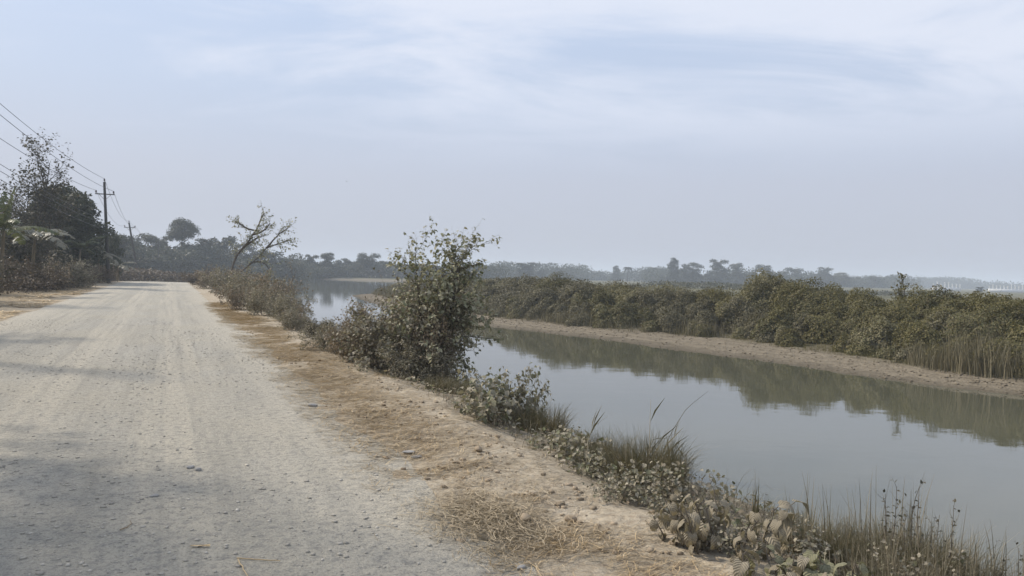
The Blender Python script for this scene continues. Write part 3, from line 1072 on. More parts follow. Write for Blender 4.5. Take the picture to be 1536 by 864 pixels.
# ================================================================== left roadside
# bare-topped feathery tree
def branchy(seed, base_dirs, L, r, spec, leaf_lev, spacing, size, shape, wmat, lmat, **kw):
    rng = np.random.default_rng(seed)
    gw, gl = Geo(), Geo()
    for d, l_, r_, off in base_dirs:
        br = grow(rng, np.array(off, float), np.array(d, float), L * l_, r * r_, spec)
        wood_and_leaves(rng, br, gw, gl, leaf_lev, spacing, size, shape, **kw)
    return gw.mesh('stems', M[wmat]), gl.mesh('foliage', M[lmat])


def plant_thing(name, label, cat, meshes, loc, group=None, rz=0.0, scale=1.0, parts=('stems', 'foliage')):
    o = thing(name, label, cat, loc, group, rz, scale)
    link(parts[0], meshes[0], o)
    link(parts[1], meshes[1], o)
    return o


spec_f = [dict(seg=8, wander=.05, up=.05, n=20, t0=.2, ang=42, ratio=.40, taper=.85),
          dict(seg=6, wander=.08, up=.08, n=9, t0=.2, ang=38, ratio=.5, taper=.8),
          dict(seg=4, wander=.12, up=.05, n=4, t0=.2, ang=42, ratio=.55, taper=.8),
          dict(seg=3, wander=.15, up=0.0, n=0, taper=.7)]
ft = branchy(61, [((.05, 0, 1), 1, 1, (0, 0, 0)), ((-.16, .1, 1), .82, .7, (-.4, 0, 0)), ((.2, -.1, 1), .7, .6, (.3, .1, 0))], 8.8, .13, spec_f, 2, .20, .20, LEAF_QUAD, 'bark_dark', 'left_leaf', keep=.8)
f_ = foot(55, 430, 55)
plant_thing('feathery_tree', 'tall feathery tree with thin bare upper twigs left of the dense dark tree', 'tree', ft, f_, None, 0.4, (at(58, 240, 55).z - f_.z) / 8.9, parts=('trunk', 'crown'))

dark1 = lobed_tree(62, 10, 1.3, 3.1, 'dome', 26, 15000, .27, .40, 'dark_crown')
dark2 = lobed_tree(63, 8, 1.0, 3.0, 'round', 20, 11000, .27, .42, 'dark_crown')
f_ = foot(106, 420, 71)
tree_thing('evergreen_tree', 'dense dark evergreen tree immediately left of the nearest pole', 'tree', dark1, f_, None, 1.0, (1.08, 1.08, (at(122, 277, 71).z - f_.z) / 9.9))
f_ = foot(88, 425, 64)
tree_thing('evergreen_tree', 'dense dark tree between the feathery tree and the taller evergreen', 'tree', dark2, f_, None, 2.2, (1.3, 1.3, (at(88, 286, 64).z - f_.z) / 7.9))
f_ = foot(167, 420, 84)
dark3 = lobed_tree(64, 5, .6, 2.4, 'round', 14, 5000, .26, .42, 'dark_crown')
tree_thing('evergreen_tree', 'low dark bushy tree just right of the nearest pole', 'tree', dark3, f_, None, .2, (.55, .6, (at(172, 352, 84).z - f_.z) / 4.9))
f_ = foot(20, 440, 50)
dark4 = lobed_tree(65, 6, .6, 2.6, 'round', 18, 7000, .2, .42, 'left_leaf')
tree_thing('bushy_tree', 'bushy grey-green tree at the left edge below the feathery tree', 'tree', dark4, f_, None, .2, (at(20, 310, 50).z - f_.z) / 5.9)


def banana(seed, label, loc, h, n_leaf, mat, L=1.9, rz=0.0, upright=False):
    rng = np.random.default_rng(seed)
    t = thing('banana_plant', label, 'banana plant', loc, 'banana plants on the left roadside', rz)
    g = Geo()
    z = np.linspace(-.1, h, 7)
    tube(g, np.column_stack([.04 * z * z / h, 0 * z, z]), np.linspace(.13, .06, 7), 9)
    link('stem', g.mesh('stem', M['banana_stem']), t)
    for k in range(n_leaf):
        a = k * 2.4 + rng.uniform(-.3, .3)
        el = rng.uniform(.35, 1.25)
        ll = L * rng.uniform(.75, 1.15)
        m = 18
        tt = np.linspace(0, 1, m)
        bend = el - (1.1 + .6 * rng.random()) * tt
        if upright and k < 2:
            bend = 1.5 - .25 * tt + .3 * k * (1 - 2 * tt)
        r_ = np.cumsum(np.cos(bend)) * ll / m
        z_ = np.cumsum(np.sin(bend)) * ll / m
        dr = np.array([math.cos(a), math.sin(a), 0])
        P = np.outer(r_, dr) + np.column_stack([tt * 0 + .04 * h, tt * 0, h - .15 + z_])
        side = np.array([-math.sin(a), math.cos(a), 0])
        wd = .27 * ll / 1.9 * np.sin(np.pi * np.clip(tt * .86 + .12, 0, 1)) ** .6 * (tt > .1)
        g = Geo()
        tube(g, P, np.linspace(.025, .006, m), 4)
        for sg in (-1, 1):
            for i in range(m - 1):
                if wd[i] <= .01 or rng.random() < .05:
                    continue
                c0, c1 = P[i], P[i] + (P[i + 1] - P[i]) * (.97 if rng.random() < .6 else .80)
                dz = np.array([0, 0, -.5 * rng.uniform(.4, 1.5)])
                o0 = c0 + (sg * side + dz) * wd[i] + rng.normal(0, .012, 3)
                o1 = c1 + (sg * side + dz) * wd[i + 1] + rng.normal(0, .012, 3)
                m0, m1 = c0 * .5 + o0 * .5 + [0, 0, .05], c1 * .5 + o1 * .5 + [0, 0, .05]
                g.add([c0, c1, m1, m0, o0, o1], [(0, 1, 2, 3), (3, 2, 5, 4)])
        link('leaf', g.mesh('leaf', M[mat]), t)
    return t


banana(71, 'banana plant with pale drooping leaves below the feathery tree', foot(48, 430, 44), 3.0, 9, 'banana_dusty', 2.2, 0.4)
banana(72, 'small green banana plant in front of the taller evergreen', foot(118, 425, 62), 2.9, 8, 'banana', 2.1, 1.2)
banana(73, 'dusty banana plant right beside the nearest pole', foot(148, 422, 67), 2.6, 9, 'banana_dusty', 2.2, 2.5)
banana(74, 'banana plant with one upright green leaf at the left frame edge', foot(1, 440, 38), 3.1, 8, 'banana', 2.3, 0.0, True)
banana(75, 'low dusty banana plant right of the nearest pole', foot(176, 421, 82), 1.7, 7, 'banana_dusty', 2.1, 0.7)

# shrub kinds
spec_b = [dict(seg=6, wander=.16, up=.02, n=9, t0=.12, ang=48, ratio=.50, taper=.7),
          dict(seg=5, wander=.2, up=.02, n=6, t0=.1, ang=50, ratio=.55, taper=.75),
          dict(seg=3, wander=.22, up=-.02, n=3, t0=.1, ang=50, ratio=.6, taper=.7),
          dict(seg=2, wander=.25, up=-.05, n=0, taper=.6)]


def shrub(seed, h, spread, stems, spacing, size, wmat, lmat, shape=LEAF_QUAD, keep=.9, leaf_lev=1, r=.013, droop=.3, spec=spec_b):
    rng = np.random.default_rng(seed)
    bd = []
    for k in range(stems):
        a = rng.uniform(0, 6.28)
        s_ = rng.random() ** .5 * spread
        bd.append(((math.cos(a) * s_, math.sin(a) * s_, 1.0), rng.uniform(.55, 1.0), rng.uniform(.6, 1), (math.cos(a) * s_ * .22 * h, math.sin(a) * s_ * .22 * h, -.05)))
    return branchy(seed + 1, bd, h, r, spec, leaf_lev, spacing, size, shape, wmat, lmat, keep=keep, droop=droop)


B_A = shrub(200, 1.5, 1.0, 13, .075, .075, 'twig', 'dusty')
B_B = shrub(210, 1.4, 1.1, 12, .075, .075, 'twig', 'dusty_brown')
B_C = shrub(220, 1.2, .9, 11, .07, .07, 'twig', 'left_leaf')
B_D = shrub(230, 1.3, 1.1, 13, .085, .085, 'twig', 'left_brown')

# left: the shrubs under the trees (px, depth, height, kind, label)
left_bushes = [
    (-18, 41, 2.2, B_D, 'dark brown shrub cut by the left frame edge'),
    (10, 43, 2.3, B_D, 'dark twiggy shrub below the upright banana leaf at the left edge'),
    (30, 46, 2.2, B_C, 'grey-green shrub below the pale drooping banana leaves'),
    (50, 44, 1.9, B_D, 'brown tangled shrub in front of the feathery tree'),
    (70, 48, 2.3, B_C, 'tall grey-green shrub between the two dark trees'),
    (86, 47, 1.9, B_B, 'dusty brown shrub in front of the second dark tree'),
    (104, 52, 2.1, B_A, 'pale dusty shrub in front of the green banana plant'),
    (119, 54, 1.7, B_B, 'pale brown shrub at the right end of the roadside growth'),
    (139, 66, 1.9, B_D, 'low dark brown shrub at the foot of the nearest pole'),
    (156, 74, 2.0, B_D, 'flat-topped brown shrub just right of the nearest pole'),
    (-45, 36, 2.4, B_C, 'grey-green shrub outside the left frame edge'),
]
LG = 'shrubs under the trees on the left roadside'
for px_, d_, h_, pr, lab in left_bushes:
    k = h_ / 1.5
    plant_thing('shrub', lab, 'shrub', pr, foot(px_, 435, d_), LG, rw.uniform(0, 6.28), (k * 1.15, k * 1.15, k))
belt('weeds', [xy(28, -11), xy(34, -9.6), xy(42, -8.2), xy(50, -7.0), xy(58, -6.6), xy(70, -6.6)], 46, .8, 1.0, 9000, .11, 'left_brown')
belt('undergrowth', [xy(28, -15), xy(44, -12.5), xy(60, -10.5), xy(76, -9.0), xy(90, -8.5)], 47, 3.0, 2.2, 22000, .22, 'left_leaf')

# trees left of the picture whose shade falls across the road
sh1 = lobed_tree(66, 8, 2.0, 3.4, 'dome', 24, 3600, .25, .42, 'dark_crown')
SG = 'roadside trees left of the view that shade the road'
for (x_, y_, k_, rz_, lab) in ((-9.2, 5.7, .95, 0, 'nearest roadside tree left of the view, shading the road'),
                               (-14.5, 4.6, 1.05, 1.5, 'roadside tree beside the viewer, shading the near road'),
                               (-15.5, 16.8, .66, 3, 'roadside tree left of the view, shading the middle of the road'),
                               (-24.0, 30.5, .8, 4.4, 'roadside tree beside the left frame edge, shading the left verge')):
    tree_thing('roadside_tree', lab, 'tree', sh1, Vector((x_, y_, gz(x_, y_))), SG, rz_, k_)

# ================================================================== right roadside: shrubs in a row
row = [
    (297, 70, 1.5, B_D, 'small brown shrub at the far end of the road'),
    (318, 58, 1.6, B_B, 'pale brown dusty shrub where the riverside row of shrubs begins'),
    (333, 47, 1.5, B_A, 'dusty grey shrub left of the foot of the leaning bare tree'),
    (352, 41, 1.55, B_B, 'brown leafy shrub in front of the leaning bare tree'),
    (372, 37, 1.5, B_A, 'dusty grey-green shrub right of the leaning bare tree'),
    (392, 33, 1.5, B_B, 'dense brown shrub in the middle of the riverside row'),
    (404, 40, 1.6, B_A, 'dusty shrub on the water side of the riverside row'),
    (364, 29.5, .95, B_B, 'low tangled shrub at the road edge below the riverside row'),
    (398, 26.5, .9, B_A, 'low leafy shrub at the road edge, before the thin dead sapling'),
    (419, 29, 1.15, B_B, 'brown shrub left of the thin dead sapling'),
    (437, 25, .85, B_A, 'grey-leaved shrub round the foot of the dead sapling'),
    (452, 21.5, .62, B_B, 'low dusty shrub with open water behind it'),
    (437, 20.5, .5, B_A, 'small low shrub at the road edge beside the earth heap'),
    (480, 18.5, .62, B_C, 'small green shrub between the earth heap and the water'),
    (506, 17.0, .72, B_C, 'green twiggy shrub just left of the big bush'),
    (492, 15.6, .55, B_A, 'low dusty shrub right behind the earth heap'),
    (528, 14.8, .6, B_B, 'low brown shrub between the earth heap and the brown dead-leaved bush'),
]
RG = 'dusty shrubs along the river side of the road'
for px_, d_, h_, pr, lab in row:
    k = h_ / 1.35
    plant_thing('shrub', lab, 'shrub', pr, foot(px_, 470, d_), RG, rw.uniform(0, 6.28), (k * 1.05, k * 1.05, k))

# leaning bare tree
rng = np.random.default_rng(81)
D0 = 47.0
base = foot(344, 415, D0)


def pxpath(pairs, depth, jit=.5):
    return np.array([tuple(at(a, b, depth + rng.uniform(-jit, jit)) - base) for a, b in pairs])


gw, gl = Geo(), Geo()
spec_t = [dict(seg=4, wander=.14, up=.03, n=3, t0=.2, ang=45, ratio=.5, taper=.8), dict(seg=3, wander=.2, up=0, n=0, taper=.7)]
paths = [([(344, 418), (349, 400), (354, 385), (364, 372), (373, 362), (379, 352)], .075, .05),
         ([(379, 352), (384, 346), (388, 338), (392, 326), (396, 320)], .065, .025),
         ([(379, 352), (388, 350), (398, 344), (405, 335)], .07, .03),
         ([(388, 347), (379, 345), (371, 343), (362, 337), (353, 332)], .06, .035),
         ([(364, 372), (372, 366), (384, 358), (394, 354)], .08, .03),
         ([(352, 412), (366, 404), (378, 394), (390, 384), (400, 372)], .045, .03),
         ([(400, 372), (410, 360), (420, 350), (430, 344)], .06, .02),
         ([(400, 372), (410, 368), (420, 365), (427, 363)], .05, .02),
         ([(378, 394), (388, 392), (398, 396), (404, 404)], .05, .02)]
brs = []
for pr_, a_, b_ in paths:
    P = pxpath(pr_, D0, .35)
    tube(gw, P, np.linspace(a_, b_, len(P)), 7)
    dd = unit(np.gradient(P, axis=0))
    L = np.linalg.norm(P[-1] - P[0])
    for q in range(int(5 + L * 5.5) if a_ < .11 else 9):
        t = rng.uniform(.25, 1) * (len(P) - 1 - 1e-5)
        i = int(t)
        p0 = P[i] + (P[i + 1] - P[i]) * (t - i)
        nd = unit(dd[i] + rng.normal(0, .55, 3))
        brs += grow(rng, p0, nd, rng.uniform(.35, .95), .012, spec_t)
wood_and_leaves(rng, brs, gw, gl, 0, .08, .14, LEAF_QUAD, keep=.62)
t_ = thing('leaning_tree', 'half-bare tree leaning right out of the dusty riverside shrubs', 'tree', base)
link('trunk', gw.mesh('trunk', M['bark']), t_)
link('crown', gl.mesh('crown', M['tree_leaf']), t_)

# thin dead sapling
gw, gl = Geo(), Geo()
rng = np.random.default_rng(82)
f_ = foot(436, 480, 26)
for off in (0, .2):
    br = grow(rng, (off, 0, -.05), (.02 + off * .2, 0, 1), 1.9 - off * 2, .018, spec_b[:3])
    wood_and_leaves(rng, br, gw, gl, 1, .13, .07, LEAF_QUAD, keep=.6)
plant_thing('sapling', 'thin half-dead sapling rising above the shrubs in front of the water', 'sapling', (gw.mesh('stems', M['twig']), gl.mesh('foliage', M['dusty_brown'])), f_)

# ================================================================== young tree and the big bush
rng = np.random.default_rng(90)
f_ = foot(648, 566, 13.4)
gw, gl = Geo(), Geo()
spec_y = [dict(seg=9, wander=.05, up=.03, n=20, t0=.16, ang=50, ratio=.37, taper=.7),
          dict(seg=6, wander=.12, up=.06, n=7, t0=.15, ang=42, ratio=.5, taper=.75),
          dict(seg=4, wander=.16, up=.03, n=3, t0=.15, ang=45, ratio=.55, taper=.7),
          dict(seg=3, wander=.2, up=-.02, n=0, taper=.6)]
HY = (at(660, 340, 13.4).z - f_.z) * .88
for d, l_, r_, off in (((.08, 0, 1), 1.0, 1.0, (0, 0, -.05)), ((-.07, .05, 1), .97, .8, (-.12, .05, -.05)), ((.24, .1, 1), .98, .8, (.1, .1, -.05)), ((.40, -.1, 1), .78, .7, (-.2, -.1, -.05)), ((-.02, .2, 1), .95, .7, (0, .1, 0))):
    br = grow(rng, off, d, HY * l_, .028 * r_, spec_y)
    wood_and_leaves(rng, br, gw, gl, 1, .062, .066, LEAF_HEART, keep=.55, droop=.45)
# low limb reaching right over the water
for st, dv, L in (((.15, 0, .85), (1, .1, -.02), 1.0), ((.1, 0, .55), (.75, .1, -.35), .8), ((.15, 0, 1.35), (1, -.1, .22), .75), ((.2, 0, 1.9), (1, 0, .45), .7), ((.1, -.1, .4), (.7, -.1, -.5), .7), ((.12, .1, .9), (.9, .2, -.25), .8), ((.2, .1, 1.1), (1, -.2, .05), .8)):
    br = grow(rng, st, dv, L, .012, [dict(seg=6, wander=.1, up=-.02, n=7, t0=.2, ang=42, ratio=.45, taper=.7), dict(seg=4, wander=.2, up=.0, n=2, t0=.2, ang=45, ratio=.6, taper=.7), dict(seg=3, wander=.2, n=0, taper=.6)])
    wood_and_leaves(rng, br, gw, gl, 0, .045, .068, LEAF_HEART, keep=.8, droop=.4)
plant_thing('young_tree', 'young tree with heart-shaped leaves on the bank, the tallest plant of the near roadside', 'tree', (gw.mesh('stems', M['bark']), gl.mesh('foliage', M['tree_leaf'])), f_, parts=('trunk', 'crown'))

WT = branchy(325, [((.25, 0, 1), 1, 1, (0, 0, 0)), ((-.3, .1, 1), .9, .8, (-.2, 0, 0)), ((.5, -.1, 1), .85, .8, (.2, 0, 0)), ((-.1, -.2, 1), .95, .8, (.3, .1, 0))], 1.9, .012, [dict(seg=8, wander=.10, up=.02, n=9, t0=.2, ang=40, ratio=.28, taper=.7), dict(seg=4, wander=.2, up=0, n=2, t0=.2, ang=45, ratio=.5, taper=.7), dict(seg=3, wander=.2, n=0, taper=.6)], 1, .06, .05, LEAF_HEART, 'twig', 'dusty_brown', keep=.6)
BB1 = shrub(300, 1.75, .8, 22, .06, .052, 'twig', 'dusty', LEAF_HEART, keep=.72)
BB2 = shrub(310, 1.35, .95, 18, .06, .05, 'twig', 'dusty_brown', LEAF_QUAD, keep=.85)
plant_thing('bush', 'big dusty grey bush touching the left side of the young tree', 'bush', BB1, foot(590, 560, 13.6), None, .4, (.95, .95, .9))
plant_thing('bush', 'brown dusty bush with small dead leaves, left of the big grey bush', 'bush', BB2, foot(552, 552, 14.3), None, 1.2, (.8, .8, .95))
plant_thing('bush', 'dark lower bush in front of the trunk of the young tree', 'bush', BB1, foot(632, 575, 12.7), None, 2.4, (.55, .55, .45))
plant_thing('bush', 'slender bush of rust-brown dead leaves in front of the trunk of the young tree', 'bush', BB2, foot(650, 572, 13.0), None, 5.0, (.5, .5, 1.25))
plant_thing('twiggy_shrub', 'wispy half-bare shrub rising between the big grey bush and the young tree', 'shrub', WT, foot(618, 562, 13.3), None, 1.0)
plant_thing('twiggy_shrub', 'wispy leaning shrub at the left end of the big grey bush', 'shrub', WT, foot(560, 545, 14.6), None, 3.0, .7)
plant_thing('twiggy_shrub', 'wispy low shrub trailing to the right of the young tree over the water', 'shrub', WT, foot(668, 568, 13.1), None, 4.6, (.8, .8, .5))
plant_thing('bush', 'brown-leaved bush on the water side behind the young tree', 'bush', BB2, foot(612, 545, 15.2), None, 3.3, (1.1, 1.1, 1.35))

# ================================================================== plants of the near bank
def blades(g, rng, n, spread, h, lean, width, cx=0, cy=0, seg=4, curve=.6):
    a = rng.uniform(0, 2 * np.pi, n)
    r_ = spread * np.sqrt(rng.random(n))
    P0 = np.column_stack([cx + r_ * np.cos(a), cy + r_ * np.sin(a), np.full(n, -.04)])
    az = a + rng.normal(0, .9, n)
    L = h * rng.uniform(.45, 1.1, n)
    ln = lean * np.abs(rng.normal(.6, .4, n))
    wv = width * rng.uniform(.6, 1.3, n)
    fa = rng.uniform(0, 2 * np.pi, n)
    side = np.column_stack([np.cos(fa), np.sin(fa), 0 * fa])
    V = []
    for i in range(seg + 1):
        t = i / seg
        ang = ln * (t * .6 + curve * t * t)
        c = P0 + np.column_stack([np.cos(az) * np.sin(ang), np.sin(az) * np.sin(ang), np.cos(ang)]) * (L * t)[:, None]
        ww = wv * (1 - t) ** .7 + .0006
        V += [c - side * ww[:, None] / 2, c + side * ww[:, None] / 2]
    V = np.stack(V, 1)
    m = 2 * (seg + 1)
    q = np.array([(2 * i, 2 * i + 1, 2 * i + 3, 2 * i + 2) for i in range(seg)])
    Q = q[None] + (np.arange(n) * m)[:, None, None]
    g.add(V.reshape(-1, 3), Q.reshape(-1, 4))


def grass_clump(seed, n, spread, h, lean, width, mat, curve=.6):
    g = Geo()
    blades(g, np.random.default_rng(seed), n, spread, h, lean, width, curve=curve)
    return g.mesh('grass_clump', M[mat])


def clump(label, me, loc, rz=0, sc=1.0, group='grass clumps on the near bank', name='grass_clump', cat='grass clump'):
    o = link(name, me, None, loc)
    o.rotation_euler = (0, 0, rz)
    o.scale = (sc, sc, sc)
    return tag(o, label, cat, group)


G1 = grass_clump(401, 900, .30, .42, .7, .005, 'grass_dark')
G2 = grass_clump(402, 1100, .34, .55, .6, .0055, 'grass_dark')
G3 = grass_clump(403, 420, .28, .62, .42, .006, 'grass_dry', .3)
clump('dark grass tuft at the right end of the heart-leaved plant', G1, foot(812, 640, 9.0))
clump('smaller dark grass tuft behind the heart-leaved plant', G1, foot(790, 615, 9.7), 1.0, .85)
clump('short dark grass below the lowest branches of the young tree', G1, foot(690, 575, 11.6), 2.0, .8)
clump('short grass left of the heart-leaved plant', G1, foot(660, 578, 11.2), 2.6, .7)
clump('thick green-grey grass clump round the dry arching stalks', G2, foot(965, 745, 6.5), 0.3, .95)
clump('grass clump leaning over the water, right of the arching stalks', G2, foot(985, 735, 6.7), 1.9, .8)
clump('low grass tuft left of the arching stalks', G2, foot(905, 690, 7.3), 3.0, .7)

# tall dry stalks bending over the water
g = Geo()
rng = np.random.default_rng(411)
f_ = foot(985, 735, 6.5)
for (pth, r_) in (([(978, 730), (990, 690), (1006, 650), (1030, 612), (1062, 587)], .0045), ([(972, 730), (974, 680), (975, 630), (976, 600)], .004), ([(985, 735), (1000, 690), (1012, 655), (1020, 630)], .003),
                  ([(960, 720), (975, 680), (1000, 655), (1030, 645)], .003), ([(990, 735), (1010, 700), (1030, 690), (1050, 700)], .003), ([(880, 690), (882, 660), (890, 640), (912, 624)], .004)):
    P = np.array([tuple(at(a, b, 6.5 + .15 * i) - f_) for i, (a, b) in enumerate(pth)])
    t = np.linspace(0, len(P) - 1, 12)
    P = np.column_stack([np.interp(t, np.arange(len(P)), P[:, c]) for c in range(3)])
    tube(g, P, np.linspace(r_, r_ * .3, 12), 4)
    for q in range(3):
        i = rng.integers(2, 8)
        e = P[i] + np.array([rng.uniform(-.12, .2), rng.uniform(-.1, .1), rng.uniform(.05, .3)])
        put_leaves(g, P[i:i + 1], (e - P[i])[None], np.array([[0, .6, .6]]), np.linalg.norm(e - P[i]) * 1.2, (LEAF_LONG[0] * [1, .22, 1], LEAF_LONG[1]))
clump('long dry grass stalks arching right over the open water', g.mesh('dry_stalks', M['grass_dry']), f_, name='dry_stalks', cat='grass stalks', group=None)

spec_h = [dict(seg=5, wander=.14, up=.03, n=6, t0=.15, ang=45, ratio=.5, taper=.7), dict(seg=4, wander=.18, up=.02, n=2, t0=.2, ang=45, ratio=.6, taper=.7), dict(seg=3, wander=.2, n=0, taper=.6)]
HB = shrub(500, .72, 1.0, 17, .055, .062, 'twig', 'pale_leaf', LEAF_HEART, keep=.85, leaf_lev=0, r=.006, droop=.5, spec=spec_h)
HS = shrub(510, .40, 1.2, 12, .05, .05, 'twig', 'pale_leaf', LEAF_HEART, keep=.85, leaf_lev=0, r=.004, droop=.5, spec=spec_h)
HT = shrub(520, .45, 1.1, 14, .05, .036, 'twig', 'dusty', LEAF_HEART, keep=.85, leaf_lev=0, r=.004, droop=.4, spec=spec_h)
plant_thing('leafy_plant', 'knee-high plant with pale heart-shaped leaves on the bank below the young tree', 'plant', HB, foot(752, 635, 8.9), None, .5, (1.0, 1.0, 1.0))
plant_thing('leafy_plant', 'thin-stemmed leafy plant reaching up against the water behind the knee-high plant', 'plant', HB, foot(775, 610, 9.5), None, 2.5, (.6, .6, 1.15))
NG = 'low leafy weeds on the near bank'
for px_, py_, d_, sc, pr, lab in ((866, 690, 7.2, 1.0, HS, 'low pale-leaved weed between the dark grass tuft and the grass clump'),
                                  (832, 672, 7.7, .8, HS, 'small pale weed at the shoulder edge below the dark grass tuft'),
                                  (905, 712, 6.6, .9, HS, 'low weed with curled pale leaves left of the grass clump'),
                                  (955, 745, 6.0, .9, HS, 'pale weed in front of the thick grass clump'),
                                  (930, 755, 5.7, .7, HT, 'small-leaved weed below the grass clump at the shoulder edge'),
                                  (990, 765, 5.6, .85, HT, 'small-leaved green weed left of the dry broad-leaved plant'),
                                  (1035, 765, 5.6, 1.0, HT, 'small-leaved weed just behind the dry broad-leaved plant'),
                                  (715, 600, 9.6, .8, HT, 'small-leaved weed on the slope left of the knee-high plant'),
                                  (1100, 850, 4.5, .55, HT, 'tiny-leaved weed under the dry broad leaves'),
                                  (1010, 800, 5.0, .6, HT, 'tiny-leaved weed at the left foot of the dry broad-leaved plant')):
    plant_thing('leafy_weed', lab, 'weed', pr, foot(px_, py_, d_), NG, rw.uniform(0, 6.28), sc)


# broad-leaved plants
def broad_plant(seed, name, label, loc, h, stems, n_leaf, size, mat, droop=(.6, 1.4), hang=.8, spread=.25, rz=0.0):
    rng = np.random.default_rng(seed)
    t = thing(name, label, 'plant', loc, None, rz)
    gs = Geo()
    for k in range(stems):
        a = rng.uniform(0, 6.28)
        d = unit(np.array([math.cos(a) * spread, math.sin(a) * spread, 1]))
        hh = h * rng.uniform(.55, 1.0)
        z = np.linspace(0, 1, 6)
        off = np.array([math.cos(a), math.sin(a), 0]) * rng.uniform(0, .5) * spread
        P = off + np.outer(z * hh, d) + np.cumsum(rng.normal(0, .008, (6, 3)), 0) + np.array([0, 0, -.04])
        tube(gs, P, np.linspace(.007, .003, 6), 5)
        for q in range(n_leaf):
            tq = .25 + .75 * (q + rng.random() * .6) / n_leaf
            p = np.array([np.interp(tq, z, P[:, c]) for c in range(3)])
            az = q * 2.4 + a + rng.uniform(-.4, .4)
            el = rng.uniform(-.1, .7) if tq > .8 else rng.uniform(-.7, .35)
            dv = np.array([math.cos(az) * math.cos(el), math.sin(az) * math.cos(el), math.sin(el)])
            s_ = size * rng.uniform(.55, 1.15)
            pe = p + dv * s_ * .35 + np.array([0, 0, .015])
            tube(gs, np.array([p, p + dv * s_ * .2 + [0, 0, .01], pe]), [.003, .0025, .002], 4)
            g = Geo()
            shp = big_leaf_shape(8, 3, rng.uniform(*droop), rng.uniform(.1, .55), rng.uniform(.015, .035), rng.uniform(.27, .38))
            dl = unit(dv + np.array([0, 0, -hang * rng.uniform(.2, 1)]))
            nrm = unit(np.array([0, 0, 1]) + dv * .4 + rng.normal(0, .3, 3))
            put_leaves(g, pe[None], dl[None], nrm[None], s_, shp)
            lm = g.mesh('leaf', M[mat])
            ul = lm.uv_layers.new(name='blade')
            ul.data.foreach_set('uv', shp[0][shp[1].ravel()][:, :2].astype(np.float32).ravel())
            link('leaf', lm, t)
    link('stems', gs.mesh('stems', M['twig']), t)
    return t


broad_plant(601, 'broad_leaved_plant', 'wilted plant with hanging grey-beige broad leaves at the shoulder edge', foot(1070, 850, 4.55), .40, 13, 8, .10, 'big_dry', (.7, 1.9), 2.0, .5)
broad_plant(602, 'broad_leaved_plant', 'dry plant with two large folded pale leaves beside the wilted plant', foot(1112, 845, 4.5), .36, 6, 6, .15, 'big_dry', (.7, 1.5), 1.5, .4, 1.0)
broad_plant(603, 'broad_leaved_plant', 'green-topped broad-leaved plant with a drooping whorl of dusty leaves', foot(1252, 862, 4.15), .33, 4, 9, .15, 'big_green', (.9, 1.7), .9, .3, 2.0)
broad_plant(604, 'broad_leaved_plant', 'low broad-leaved plant with rounded pale leaves at the lower frame edge', foot(1165, 864, 4.1), .20, 6, 5, .105, 'big_green', (.5, 1.2), .8, .5, .5)
broad_plant(605, 'broad_leaved_plant', 'broad-leaved plant left of the green-topped one, leaves spread wide', foot(1205, 868, 4.0), .24, 6, 5, .11, 'big_dry', (.6, 1.3), .9, .45, 3.3)
broad_plant(606, 'broad_leaved_plant', 'small plant with dull leaves right of the green-topped plant', foot(1300, 862, 4.2), .24, 5, 5, .11, 'big_green', (.7, 1.4), .9, .4, 4.0)
broad_plant(607, 'broad_leaved_plant', 'pale vine with a single white heart-shaped leaf pair in front of the grass clump', foot(962, 748, 5.9), .16, 3, 2, .13, 'big_dry', (.3, .8), 1.2, .3, 4.0)

# reeds and stems at the lower right
g = Geo()
rng = np.random.default_rng(701)
blades(g, rng, 60, .2, .3, .6, .004, seg=4, curve=.4)
for cx_, cy_ in rng.normal(0, .10, (5, 2)):
    blades(g, rng, 12, .03, .55 * rng.uniform(.7, 1), .15, .008, cx_, cy_, 4, .2)
RE1 = g.mesh('reed_clump', M['grass_dry'])
g = Geo()
blades(g, rng, 420, .36, .36, 1.0, .0045, seg=4, curve=.6)
blades(g, rng, 160, .34, .50, .5, .004, seg=4, curve=.4)
for cx_, cy_ in rng.normal(0, .17, (9, 2)):
    blades(g, rng, 9, .05, .70 * rng.uniform(.6, 1.05), .2, .0085, cx_, cy_, 4, .25)
RE2 = g.mesh('reed_clump', M['grass_dry'])
QG = 'reed clumps at the lower right of the near bank'
for px_, py_, d_, sc, rz_, pr, lab in ((1183, 850, 4.9, .8, 0, RE1, 'small reed clump standing alone between the dry and the green-topped plant'),
                                       (1290, 850, 5.0, .9, 1, RE2, 'reed clump directly behind the green-topped plant'),
                                       (1345, 850, 4.9, 1.0, 2, RE2, 'reed clump in the middle of the lower right bank'),
                                       (1395, 850, 4.8, 1.0, 3, RE2, 'thick reed clump with the tallest stalks at the lower right'),
                                       (1440, 860, 4.7, .9, 4, RE2, 'reed clump leaning right, near the right frame corner'),
                                       (1365, 880, 4.3, .7, 5, RE2, 'low reed clump cut by the lower frame edge'),
                                       (1470, 880, 4.4, .6, .5, RE2, 'thin low reed clump in the right frame corner'),
                                       (1325, 880, 4.2, .6, 2.2, RE2, 'short reed clump right of the small dull-leaved plant'),
                                       (1420, 885, 4.2, .65, 1.2, RE2, 'short tangled reed clump at the bottom, under the tallest stalks')):
    clump(lab, pr, foot(px_, py_, d_), rz_, sc, QG, 'reed_clump', 'reed clump')
for px_, d_, sc, rz_, lab in ((1310, 4.7, .7, 1, 'dark short grass under the reeds, right of the green-topped plant'), (1375, 4.65, .75, 2, 'dark short grass under the tallest reed stalks'),
                              (1430, 4.6, .7, 3, 'dark short grass under the right-hand reeds'), (1230, 4.9, .6, 4, 'dark short grass between the small reed clump and the green-topped plant')):
    clump(lab, G2, foot(px_, 850, d_), rz_, sc)
